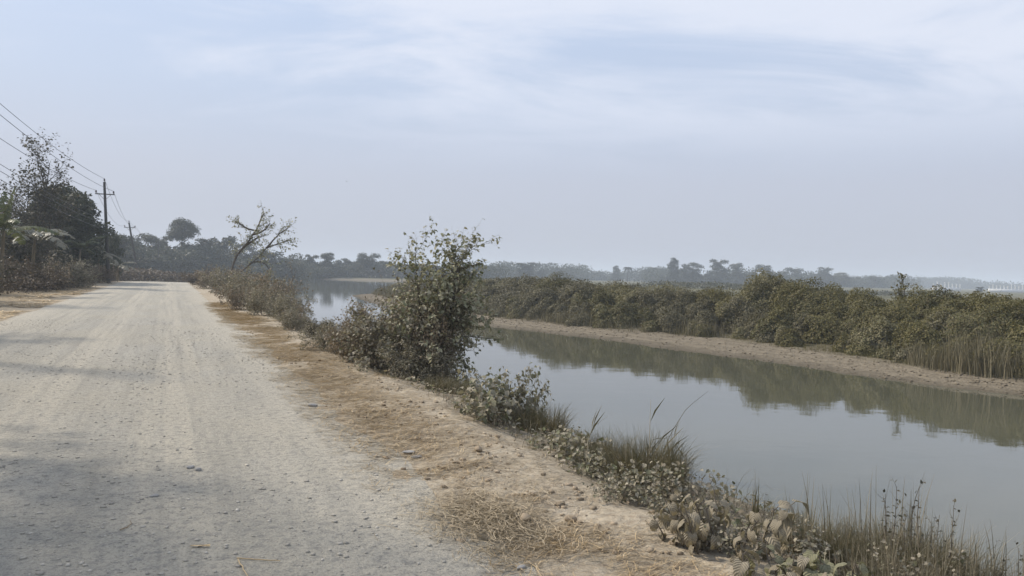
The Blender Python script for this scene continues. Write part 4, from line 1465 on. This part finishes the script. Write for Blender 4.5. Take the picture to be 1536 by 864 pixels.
for px_, d_, sc, rz_, lab in ((1335, 4.35, .7, 1, 'small-leaved weed at the bottom among the reeds'), (1400, 4.4, .75, 2, 'small-leaved weed under the tallest reed stalks'),
                              (1465, 4.45, .75, 3, 'small-leaved weed near the right frame corner'), (1215, 4.6, .7, 4, 'small-leaved weed behind the low broad-leaved plants')):
    plant_thing('leafy_weed', lab, 'weed', HT, foot(px_, 850, d_), NG, rz_, sc)
g = Geo()
blades(g, np.random.default_rng(702), 26, .035, .50, .10, .014, seg=4, curve=.2)
clump('single upright grass spear behind the dry broad-leaved plant', g.mesh('grass_spear', M['grass_dark']), foot(1131, 815, 5.3), 0, .85, None, 'grass_spear', 'grass spear')
spec_w = [dict(seg=7, wander=.07, up=.03, n=8, t0=.25, ang=30, ratio=.22, taper=.7), dict(seg=3, wander=.2, n=0, taper=.6)]
WS = branchy(720, [((.1, 0, 1), 1, 1, (0, 0, 0)), ((-.15, .1, 1), .8, .8, (.05, .05, 0)), ((.25, 0, 1), .9, .8, (-.05, .02, 0))], .62, .005, spec_w, 0, .035, .026, LEAF_QUAD, 'twig', 'left_leaf', keep=.8)
WG2 = 'thin leafy stems among the reeds'
for px_, d_, sc, rz_, lab in ((1330, 4.7, 1.0, 0, 'dark leafy stem left of the tallest reed stalks'), (1372, 4.6, 1.0, 2, 'dark leafy stem among the tallest reed stalks'),
                              (1415, 4.6, .95, 1, 'dark leafy stem right of the tallest reed stalks'), (1500, 4.6, .72, 3, 'thin spreading weed in the right frame corner'),
                              (1040, 5.4, .62, 4, 'thin stem with few leaves standing up behind the wilted plant'), (1530, 4.5, .8, 5, 'thin leafy weed cut by the right frame edge'),
                              (1145, 5.2, .5, 2.5, 'short leafy stem beside the upright grass spear')):
    plant_thing('thin_weed', lab, 'weed', WS, foot(px_, 850, d_), WG2, rz_, sc)

# ground cover of the near bank
rng = np.random.default_rng(740)
g = Geo()
n = 15000
s_ = rng.uniform(2, 30, n) ** 1.0
n_ = rng.normal(4.3, .75, n)
x_, y_ = xy(s_, n_)
den = vnoise(x_, y_, .9) + .6 * vnoise(x_, y_, 2.6)
ok = (den > -.10) & (n_ > 3.0) & (n_ < 7.0)
x_, y_ = x_[ok], y_[ok]
z_ = ground_z(x_, y_) + rng.uniform(0, .10, len(x_))
N = unit(rng.normal(0, .5, (len(x_), 3)) + [0, 0, 1])
D = unit(np.cross(N, rng.normal(0, 1, N.shape)))
sz = .015 + .06 * rng.random(len(x_)) ** 2
h_ = rng.random(len(x_)) < .5
put_leaves(g, np.column_stack([x_, y_, z_])[h_], D[h_], N[h_], sz[h_], LEAF_HEART)
tag(link('leaves', g.mesh('leaves', M['pale_leaf'])), kind='stuff')
g = Geo()
put_leaves(g, np.column_stack([x_, y_, z_])[~h_], D[~h_], N[~h_], sz[~h_], LEAF_QUAD)
tag(link('leaves', g.mesh('leaves', M['dusty_brown'])), kind='stuff')
g = Geo()
n = 16000
s_ = rng.uniform(2, 34, n)
n_ = rng.uniform(3.3, 7.0, n)
x_, y_ = xy(s_, n_)
den = vnoise(x_ + 50, y_, .8) + .6 * vnoise(x_, y_ + 30, 2.2)
ok = (den > -.05)
x_, y_ = x_[ok], y_[ok]
z_ = ground_z(x_, y_)
ok = z_ > -1.52
x_, y_, z_ = x_[ok], y_[ok], z_[ok]
Vg, base_n = [], 0
gg = Geo()
blades(gg, rng, len(x_), 1e-4, .26, .8, .005, seg=3)
V, Q = gg.arrays()
V = V.reshape(len(x_), -1, 3) + np.column_stack([x_, y_, z_]).astype(np.float32)[:, None]
g.add(V.reshape(-1, 3), Q)
tag(link('grass', g.mesh('grass', M['grass_dark'])), kind='stuff')

# dead bent stalks tangled through the weeds
g = Geo()
rg = np.random.default_rng(745)
n = 5200
s_ = 1.5 + 30 * rg.random(n) ** 1.3
n_ = 3.15 + 3.2 * rg.random(n) ** 1.2
kp = (vnoise(s_, n_, .9) + .5 * vnoise(s_, n_, 2.4)) > -.08
s_, n_ = s_[kp], n_[kp]
n = len(s_)
x_, y_ = xy(s_, n_)
gg = Geo()
blades(gg, rg, n, 1e-4, .42, 1.6, .0042, seg=4, curve=.7)
V, Q = gg.arrays()
V = V.reshape(n, -1, 3) + np.column_stack([x_, y_, ground_z(x_, y_)]).astype(np.float32)[:, None]
g.add(V.reshape(-1, 3), Q)
tag(link('weeds', g.mesh('weeds', M['grass_dry'])), kind='stuff')

# ================================================================== opposite bank
def bank_n(s, off):
    return np.interp(s, RS, RN) + np.interp(s, BS, BW) + off


rng = np.random.default_rng(800)
SKY_PX = [560, 700, 800, 870, 960, 1020, 1080, 1120, 1160, 1220, 1260, 1300, 1400, 1536, 1800]
SKY_PY = [424, 418, 416, 419, 425, 431, 430, 419, 414, 427, 433, 440, 439, 448, 462]


def bank_foot(px, off):
    """the ground point below pixel column px, OFF metres behind the top of the muddy beach"""
    d = np.linspace(12, 110, 2000)
    x = (px - 768) / F * d
    s, n = sn(x, d)
    i = int(np.argmin(np.abs(n - bank_n(s, off))))
    return Vector((x[i], d[i], gz(x[i], d[i])))


domes = []
s = 4.0
while s < TIP_S + 2:
    for rowi, off in enumerate((.6, 1.8, 3.2, 4.7, 6.4)):
        if rng.random() < (.96, .95, .95, .85, .7)[rowi]:
            ss_ = s + rng.uniform(-.6, .6)
            nn_ = float(bank_n(ss_, off)) + rng.uniform(-.5, .5)
            x, y = xy(ss_, nn_)
            dep = y
            if dep < 8:
                continue
            rr = (.6, .9, 1.3, 1.6, 1.7)[rowi] * rng.uniform(.65, 1.35)
            z = gz(x, y)
            pxd = 768 + F * x / y
            yt = float(np.interp(pxd, SKY_PX, SKY_PY))
            hh = max(.5, (at(pxd, yt, dep).z - z) * (.27, .50, .76, .95, 1.0)[rowi] * rng.uniform(.82, 1.06))
            domes.append((x, y, z, rr, hh))
    s += 1.15 + .012 * s
domes = np.array(domes)


def dome_leaves(g, rng, domes, lai, size0, dist_k, shape, fz=1.0):
    for (x, y, z, rr, hh) in domes:
        dist = math.hypot(x, y)
        sz = max(size0, dist * dist_k)
        area = 2 * math.pi * rr * hh
        k = int(lai * area / (.34 * sz * sz))
        u = unit(rng.normal(0, 1, (k, 3)))
        u[:, 2] = np.abs(u[:, 2])
        dp = 1 - .42 * rng.random(k) ** 1.6
        q0 = u * [rr, rr, hh] + [x, y, z]
        lump = 1 + .55 * vnoise(q0[:, 0] + q0[:, 2] * .8, q0[:, 1] - q0[:, 2] * .7, 1.3) + .32 * vnoise(q0[:, 0] - q0[:, 2], q0[:, 1] + q0[:, 2] * .8, 3.3)
        P = np.array([x, y, z - .05]) + u * (dp * lump)[:, None] * np.array([rr, rr, hh])
        N = unit(u * [1, 1, 1.0] + rng.normal(0, .5, (k, 3)) + [0, 0, .35])
        D = unit(np.cross(N, rng.normal(0, 1, (k, 3))) + [0, 0, -.3])
        put_leaves(g, P, D, N, sz * rng.uniform(.6, 1.3, k), shape)
        # sprigs standing out of the outline
        for q in range(9):
            v = unit(np.array([rng.normal(0, .6), rng.normal(0, .6), .9]))
            p0 = np.array([x, y, z]) + v * np.array([rr, rr, hh]) * .85
            e = p0 + unit(v + rng.normal(0, .25, 3)) * rng.uniform(.15, .6)
            tube(g, np.array([p0, (p0 + e) / 2, e]), [.006, .005, .003], 3)
            m_ = 7
            tt = rng.random(m_)[:, None]
            put_leaves(g, p0 + (e - p0) * tt, rng.normal(0, 1, (m_, 3)), rng.normal(0, .4, (m_, 3)) + [0, 0, 1], sz * rng.uniform(.5, 1.0, m_), shape)


LEAF_OVAL = (np.array([(0, 0, 0), (.3, -.36, .05), (.75, -.28, .02), (1, 0, -.06), (.75, .28, .02), (.3, .36, .05)]), np.array([(0, 1, 2, 5), (5, 2, 3, 4)]))
# three neighbouring patches of scrub: browner to the left, greener to the right
pxs = np.array([768 + F * x / y for x, y in domes[:, :2]])
pick = rng.random(len(domes))
m_green = pick < np.clip((pxs - 850) / 900, .06, .45)
m_brown = (~m_green) & (pick < .60 + .25 * (pxs < 900))
m_pale = (~m_green) & (~m_brown) & (rng.random(len(domes)) < .3)
g = Geo()
dome_leaves(g, rng, domes[m_pale], 2.3, .07, .0020, LEAF_QUAD)
tag(link('undergrowth', g.mesh('undergrowth', M['scrub_pale'])), kind='stuff')
g = Geo()
dome_leaves(g, rng, domes[~(m_green | m_brown | m_pale)], 2.3, .07, .0020, LEAF_QUAD)
tag(link('undergrowth', g.mesh('undergrowth', M['scrub'])), kind='stuff')
g = Geo()
dome_leaves(g, rng, domes[m_green], 2.3, .085, .0021, LEAF_QUAD)
tag(link('undergrowth', g.mesh('undergrowth', M['scrub_green'])), kind='stuff')
g = Geo()
dome_leaves(g, rng, domes[m_brown], 2.2, .08, .0020, LEAF_QUAD)
tag(link('undergrowth', g.mesh('undergrowth', M['scrub_brown'])), kind='stuff')


def dome_bush(name, label, px_, top, off, rr, mat, seed, n=7, size=.09):
    rg = np.random.default_rng(seed)
    f_ = bank_foot(px_, off)
    h = at(px_, top, f_.y).z - f_.z
    ds = [(0, 0, 0, rr * .75, h * .96)]
    for k in range(n):
        a = k * 6.28 / n + rg.uniform(-.3, .3)
        ds.append((math.cos(a) * rr * .6, math.sin(a) * rr * .6, 0, rr * rg.uniform(.4, .6), h * rg.uniform(.55, .85)))
    gl, gw = Geo(), Geo()
    for k in range(12):
        d = unit(np.array([rg.normal(0, .5), rg.normal(0, .5), 1]))
        tube(gw, np.array([(0, 0, -.1), d * h * .4, d * h * .75 + rg.normal(0, .08, 3)]), [.03, .02, .008], 5)
    dome_leaves(gl, rg, ds, 1.9, size, 0, LEAF_QUAD)
    return plant_thing(name, label, 'shrub', (gw.mesh('stems', M['twig']), gl.mesh('foliage', M[mat])), f_, 'shrubs that stand out on the opposite bank')


dome_bush('mounded_shrub', 'highest mounded shrub on the opposite bank, olive-brown top', 1152, 412, 4.2, 1.9, 'scrub_pale', 811)
dome_bush('mounded_shrub', 'broad olive shrub sloping down right of the highest mound', 1215, 425, 4.0, 1.7, 'scrub', 812)
dome_bush('mounded_shrub', 'pale grey-leaved shrub at the left end of the tall reeds', 1318, 474, 1.6, 1.1, 'scrub_pale', 813)
dome_bush('mounded_shrub', 'bright green shrub on the skyline at the right frame edge', 1490, 443, 5.5, 1.5, 'scrub_green', 814)
dome_bush('mounded_shrub', 'tufted brownish shrub on the skyline, right of the lone sapling', 1410, 434, 5.0, 1.1, 'scrub', 815)
dome_bush('mounded_shrub', 'dark green shrub on the skyline left of the tufted brownish one', 1290, 434, 4.6, 1.3, 'scrub_green', 816)
dome_bush('mounded_shrub', 'round dark shrub low on the bank, below the distant palm', 930, 450, 1.6, 1.4, 'scrub', 817)
dome_bush('mounded_shrub', 'brown rounded shrub on the skyline below the lone dark distant tree', 835, 413, 4.5, 1.8, 'scrub', 818)
dome_bush('mounded_shrub', 'dark rounded shrub low above the mud, below the highest mound', 1170, 466, 1.5, 1.1, 'scrub', 819)

# lone sapling on the skyline
f_ = bank_foot(1357, 5.5)
spec_s = [dict(seg=6, wander=.06, up=.03, n=9, t0=.5, ang=50, ratio=.35, taper=.6), dict(seg=4, wander=.15, up=.06, n=4, t0=.2, ang=45, ratio=.5, taper=.7), dict(seg=3, wander=.2, n=0, taper=.6)]
hs = at(1357, 417, f_.y).z - f_.z
sp_ = branchy(830, [((0, 0, 1), 1, 1, (0, 0, 0))], hs * .93, .03, spec_s, 1, .05, .12, LEAF_QUAD, 'bark', 'scrub_green', keep=.95)
plant_thing('sapling', 'lone thin sapling with a flat leafy top on the opposite bank', 'sapling', sp_, f_)

# tall reeds on the right of the opposite bank, and dry reeds on the left
def reed_bed(name, label, ranges, n, h, seed, mat, width=.03, kind=None):
    rg = np.random.default_rng(seed)
    g = Geo()
    a = rg.uniform(ranges[0], ranges[1], n)
    off = rg.uniform(ranges[2], ranges[3], n)
    nn_ = bank_n(a, off) + .5 * vnoise(a, a * 0 + 7, .6)
    x, y = xy(a, nn_)
    z = ground_z(x, y)
    hh = h * (.75 + .9 * vnoise(x, y, .5) + .4 * vnoise(x, y, 1.8)).clip(.3, 1.5)
    gg = Geo()
    blades(gg, rg, n, 1e-4, 1.0, .38, width, seg=3, curve=.35)
    V, Q = gg.arrays()
    V = V.reshape(n, -1, 3)
    V[:, :, 2] *= hh[:, None]
    V[:, :, :2] *= hh[:, None, None]
    V += np.column_stack([x, y, z]).astype(np.float32)[:, None]
    g.add(V.reshape(-1, 3), Q)
    c = np.array([x.mean(), y.mean(), z.mean()])
    o = link(name, g.mesh(name, M[mat], offset=c), None, tuple(c))
    return tag(o, kind='stuff')


# dry stalks sticking out of the scrub everywhere
g = Geo()
rg = np.random.default_rng(850)
n = 9000
j = rg.integers(0, len(domes), n)
u = unit(rg.normal(0, 1, (n, 3)))
u[:, 2] = np.abs(u[:, 2]) * .8
P = domes[j, :3] + u * np.column_stack([domes[j, 3], domes[j, 3], domes[j, 4]]) * .92
gg = Geo()
blades(gg, rg, n, 1e-4, .55, .7, .014, seg=3, curve=.5)
V, Q = gg.arrays()
V = V.reshape(n, -1, 3) + P.astype(np.float32)[:, None]
g.add(V.reshape(-1, 3), Q)
tag(link('weeds', g.mesh('weeds', M['reed'])), kind='stuff')

s_a, s_b = sn(*on_z(1536, 590, WATER_Z).xy)[0], sn(*on_z(1300, 565, WATER_Z).xy)[0]
reed_bed('reeds', '', (s_a - 8, s_b + .3, -.2, 2.2), 5200, 1.55, 841, 'reed', .022)
reed_bed('reeds', '', (s_b + 12, TIP_S - 2, -.3, 1.5), 9000, .95, 842, 'reed', .03)
reed_bed('grass', '', (s_b, s_b + 14, -.4, 1.0), 3500, .35, 843, 'scrub_green', .02)


# ================================================================== loose things on the ground
def stone_shape(rng, k):
    """k rough stones as rounded boxes with 8 corners pushed about; returns (k,8,3) and faces"""
    c = np.array([(a, b, d) for d in (-1, 1) for b in (-1, 1) for a in (-1, 1)], float)
    V = c[None] * rng.uniform(.55, 1.0, (k, 8, 3))
    q = np.array([(0, 2, 3, 1), (4, 5, 7, 6), (0, 1, 5, 4), (2, 6, 7, 3), (0, 4, 6, 2), (1, 3, 7, 5)])
    return V, q


def scatter_stones(name, x, y, size, flat, mat, seed, zf=ground_z, smooth=False):
    rg = np.random.default_rng(seed)
    k = len(x)
    V, q = stone_shape(rg, k)
    a = rg.uniform(0, 6.28, k)
    ca, sa = np.cos(a)[:, None], np.sin(a)[:, None]
    el = rg.uniform(.8, 1.7, k)[:, None]
    X, Y, Z = V[:, :, 0] * el, V[:, :, 1], V[:, :, 2] * flat
    W = np.stack([X * ca - Y * sa, X * sa + Y * ca, Z], -1) * (size / 2)[:, None, None]
    W += np.column_stack([x, y, zf(x, y) + size * flat * .22])[:, None]
    g = Geo()
    g.add(W.reshape(-1, 3), (q[None] + (np.arange(k) * 8)[:, None, None]).reshape(-1, 4))
    return tag(link(name, g.mesh(name, M[mat], smooth=smooth)), kind='stuff')


rng = np.random.default_rng(900)
n = 26000
s_ = 1.5 + 24 * rng.random(n) ** 1.7
n_ = rng.uniform(-4.2, 1.7, n)
keep = rng.random(n) < (.5 + 1.2 * vnoise(n_, s_ * .15, 1.6) + .8 * vnoise(n_, s_, .8))
s_, n_ = s_[keep], n_[keep]
x_, y_ = xy(s_, n_)
scatter_stones('gravel', x_, y_, .006 + .022 * rng.random(len(x_)) ** 4, .5, 'gravel', 901, road_z)
n = 12000
s_ = 1.0 + 30 * rng.random(n) ** 1.5
n_ = 1.6 + 2.3 * rng.random(n) ** .75
kp = (vnoise(s_, n_, 1.3) + .8 * vnoise(s_, n_, 4.0)) > .05
s_, n_ = s_[kp], n_[kp]
n = len(s_)
x_, y_ = xy(s_, n_)
scatter_stones('dirt', x_, y_, .006 + .04 * rng.random(n) ** 8, .6, 'clod', 902)
n = 10000
s_ = rng.uniform(12, TIP_S, n)
n_ = np.interp(s_, RS, RN) + rng.random(n) * np.interp(s_, BS, BW) * 1.25
x_, y_ = xy(s_, n_)
scatter_stones('rubble', x_, y_, .02 + .07 * rng.random(n) ** 5, .5, 'mud_clod', 903)


def strands(name, s, n, L, mat, seed, lift=.02, width=.0035, along=.9, spread=.8):
    rg = np.random.default_rng(seed)
    k = len(s)
    x, y = xy(s, n)
    a = rg.normal(0, spread, k) + along
    dx, dy = np.cos(a), np.sin(a)
    bend = rg.normal(0, .09, k)
    P = []
    for i in range(5):
        t = i / 4 - .5
        px_ = x + dx * L * t - dy * L * bend * (1 - 4 * t * t)
        py_ = y + dy * L * t + dx * L * bend * (1 - 4 * t * t)
        P.append((px_, py_))
    lf = rg.random(k) * lift
    tl = rg.normal(0, .10, k)
    V = []
    for i, (px_, py_) in enumerate(P):
        z = ground_z(px_, py_) + .010 + lf + tl * L * (i / 4 - .5) * .6
        wv = width * (1 + np.minimum(s, 40) * .05) * rg.uniform(.6, 1.4, k)
        V += [np.column_stack([px_ - dy * wv, py_ + dx * wv, z]), np.column_stack([px_ + dy * wv, py_ - dx * wv, z + .001])]
    V = np.stack(V, 1)
    q = np.array([(2 * i, 2 * i + 1, 2 * i + 3, 2 * i + 2) for i in range(4)])
    g = Geo()
    g.add(V.reshape(-1, 3), (q[None] + (np.arange(k) * 10)[:, None, None]).reshape(-1, 4))
    return g


rng = np.random.default_rng(910)
n = 56000
s_ = 2.0 + 36 * rng.random(n) ** 1.35
n_ = rng.normal(2.15, .48, n)
den = vnoise(s_ * .55, n_, 1.3) + .8 * vnoise(s_, n_, 3.1) + .34 * sstep(1.4, 1.75, n_) * (1 - sstep(2.3, 3.0, n_))
ok = (den > .10 + .22 * (s_ < 5.5) + .12 * rng.normal(0, 1, n)) & (n_ > 1.35) & (n_ < 3.4)
s_, n_ = s_[ok], n_[ok]
g = strands('straw', s_, n_, rng.uniform(.04, .17, len(s_)) * (1 + s_ * .02), 'straw', 911, .014, .0015, 0.0, .7)
tag(link('straw', g.mesh('straw', M['straw'], smooth=False)), kind='stuff')
n = 20000
s_ = 2.0 + 24 * rng.random(n) ** 1.4
n_ = rng.uniform(1.9, 3.5, n)
den = vnoise(s_ * .5, n_ + 9, 1.5) + .7 * vnoise(s_ + 9, n_, 2.7)
ok = den > .16 + .12 * rng.normal(0, 1, n)
s_, n_ = s_[ok], n_[ok]
g = strands('dry_straw', s_, n_, rng.uniform(.04, .16, len(s_)) * (1 + s_ * .02), 'straw_grey', 912, .014, .0014, 0.0, .9)
tag(link('straw', g.mesh('straw', M['straw_grey'], smooth=False)), kind='stuff')
# left verge straw
n = 5000
s_ = rng.uniform(16, 60, n)
n_ = -4.3 - np.abs(rng.normal(0, 1.1, n))
ok = vnoise(s_, n_, .8) > -.05
s_, n_ = s_[ok], n_[ok]
g = strands('straw', s_, n_, rng.uniform(.15, .4, len(s_)), 'straw', 913, .04, .007, 0.4, 1.2)
tag(link('straw', g.mesh('straw', M['straw'], smooth=False)), kind='stuff')
# a heap of pulled dry grass at the road edge
hp_ = on_z(722, 776, 0)
hs_, hn_ = sn(hp_.x, hp_.y)
k = 3600
g = strands('heap', hs_ + rng.normal(0, .34, k), hn_ + .05 + rng.normal(0, .20, k), rng.uniform(.05, .2, k), 'straw_grey', 914, .035, .0012, 0.3, 1.3)
c = np.array([hp_.x, hp_.y, gz(hp_.x, hp_.y)])
tag(link('straw_heap', g.mesh('straw_heap', M['straw_grey'], smooth=False, offset=c), None, tuple(c)), 'flat heap of grey-brown dry grass at the road edge in the foreground', 'straw heap')


def rock(label, px_, py_, size, seed, mat='stone', group='stones lying on the road and shoulder', flat=.55, name='stone'):
    rg = np.random.default_rng(seed)
    p = on_z(px_, py_, 0)
    p.z = max(gz(p.x, p.y), float(road_z(np.array([p.x]), np.array([p.y]))[0]))
    nu, nv = 14, 8
    u, v = np.meshgrid(np.linspace(0, 2 * np.pi, nu, endpoint=False), np.linspace(.02, np.pi - .02, nv), indexing='ij')
    V = np.stack([np.cos(u) * np.sin(v), np.sin(u) * np.sin(v), np.cos(v)], -1)
    for q in range(7):
        d = unit(rg.normal(0, 1, 3))
        h = rg.uniform(.55, .85)
        t = V @ d
        V = V - np.maximum(t - h, 0)[..., None] * d * .9
    V = V * np.array([1.35, .9, flat]) * size / 2
    g = Geo()
    i, j = np.meshgrid(np.arange(nu), np.arange(nv - 1), indexing='ij')
    g.add(V.reshape(-1, 3), np.stack([i * nv + j, i * nv + j + 1, ((i + 1) % nu) * nv + j + 1, ((i + 1) % nu) * nv + j], -1).reshape(-1, 4))
    o = link(name, g.mesh(name, M[mat], smooth=False), None, (p.x, p.y, p.z + size * flat * .22))
    o.rotation_euler = (0, 0, rg.uniform(0, 3))
    return tag(o, label, 'stone', group)


rock('flat grey stone in the straw, the larger of a pair', 613, 673, .10, 1, flat=.3)
rock('flat grey stone in the straw, the smaller of a pair', 626, 679, .085, 2, flat=.3)
rock('small dark stone lying on the sunlit side of the road', 469, 605, .09, 3, flat=.6)
rock('dark stone in the shaded middle of the road, left of another', 285, 703, .06, 4, 'stone')
rock('dark stone in the shaded middle of the road, right of another', 297, 706, .06, 5, 'stone')
rock('pale stone further left in the shaded road', 231, 744, .05, 6)
rock('brown clod lying alone on the bare shoulder', 718, 676, .09, 7, 'clod', flat=.7)
rock('brown clod at the foot of the pale weed', 787, 775, .10, 8, 'clod', flat=.7)
rock('small dark clod beside the brown one on the near shoulder', 856, 776, .07, 9, 'clod', flat=.8)
rock('pale stone at the lower frame edge of the shoulder', 782, 846, .05, 10)
rock('flat pale rock on the muddy beach of the opposite bank', 1178, 514, .55, 11, 'clod', flat=.5)
rock('second pale rock right of the first on the opposite beach', 1270, 523, .5, 12, 'clod', flat=.4)


def stick(label, pts, r, mat, name='stick', cat='stick'):
    P = [on_z(a, b, 0) for a, b in pts]
    P = np.array([(p.x, p.y, float(road_z(np.array([p.x]), np.array([p.y]))[0]) + r + .004) for p in P])
    g = Geo()
    m = 10
    t = np.linspace(0, len(P) - 1, m)
    Q = np.column_stack([np.interp(t, np.arange(len(P)), P[:, c]) for c in range(3)])
    Q += np.random.default_rng(3).normal(0, r * .3, Q.shape)
    tube(g, Q, np.linspace(r, r * .6, m), 6)
    o = link(name, g.mesh(name, M[mat], offset=P[0]), None, tuple(P[0]))
    return tag(o, label, cat, 'dry stalks dropped on the road')


stick('long pale dry stalk lying crosswise on the near road', [(355, 838), (385, 839), (420, 841)], .004, 'straw', 'dry_stalk', 'stalk')
stick('pale dry stalk pointing out of the lower frame edge', [(357, 840), (366, 855), (374, 872)], .004, 'straw', 'dry_stalk', 'stalk')
stick('short bent twig on the shaded road', [(180, 798), (190, 794), (197, 789), (195, 785)], .004, 'straw_grey', 'twig', 'twig')
# a scrap of pale husk
p = on_z(300, 821, 0)
g = Geo()
t = np.linspace(-1, 1, 8)
for i in range(7):
    a0, a1 = t[i], t[i + 1]
    def rim(a):
        wv = .008 + .006 * a * a
        return [(a * .055, -wv, .004 + .006 * a * a), (a * .055, 0, .001), (a * .055, wv, .006 + .004 * a)]
    r0_, r1_ = rim(a0), rim(a1)
    g.add(r0_ + r1_, [(0, 1, 4, 3), (1, 2, 5, 4)])
me = g.mesh('husk', M['straw'])
tag(link('husk', me, None, (p.x, p.y, float(road_z(np.array([p.x]), np.array([p.y]))[0]) + .006)), 'scrap of pale dry husk lying on the near road', 'husk')

# a heap of loose earth at the shoulder edge
f_ = foot(500, 515, 16.5)
rng = np.random.default_rng(930)
nu, nv = 60, 44
xx, yy = np.meshgrid(np.linspace(-1, 1, nu), np.linspace(-1, 1, nv), indexing='ij')
rr = np.sqrt(xx ** 2 + yy ** 2)
wx, wy = f_.x + xx * 1.0, f_.y + yy * 1.1
zz = (.24 * (1 - sstep(0, 1, rr)) * (1 + 1.6 * vnoise(wx, wy, 2.2)) + (.10 * vnoise(wx, wy, 6) + .07 * vnoise(wx, wy, 13)) * (1 - sstep(.6, 1, rr))) - .03
g = Geo()
i, j = np.meshgrid(np.arange(nu - 1), np.arange(nv - 1), indexing='ij')
g.add(np.stack([wx - f_.x, wy - f_.y, ground_z(wx, wy) - f_.z + zz], -1).reshape(-1, 3), np.stack([i * nv + j, (i + 1) * nv + j, (i + 1) * nv + j + 1, i * nv + j + 1], -1).reshape(-1, 4))
tag(link('earth_heap', g.mesh('earth_heap', M['clod'], smooth=False), None, f_), 'low heap of pale loose earth at the shoulder edge, left of the big bush', 'earth heap')

# bird
g = Geo()
pb = at(520, 272, 165)
V = np.array([(-.22, 0, 0), (-.1, .03, .035), (.05, .035, .04), (.16, .015, .03), (.24, 0, .01)])
tube(g, [(-.20, 0, 0), (-.08, 0, .01), (.04, 0, .015), (.13, 0, .02), (.19, 0, .02)], [.01, .05, .055, .035, .008], 8)
for sg in (-1, 1):
    g.add([(.06, sg * .03, .03), (-.06, sg * .03, .03), (-.05, sg * .2, .10), (.05, sg * .2, .11), (-.10, sg * .42, .05), (-.06, sg * .42, .06)], [(0, 1, 2, 3), (3, 2, 4, 5)])
g.add([(-.17, -.015, 0), (-.17, .015, 0), (-.32, .05, 0), (-.32, -.05, 0)], [(0, 1, 2, 3)])
o = link('bird', g.mesh('bird', M['bird']), None, pb)
o.rotation_euler = (0, 0, .5)
tag(o, 'tiny dark bird flying in the pale sky above the river', 'bird')
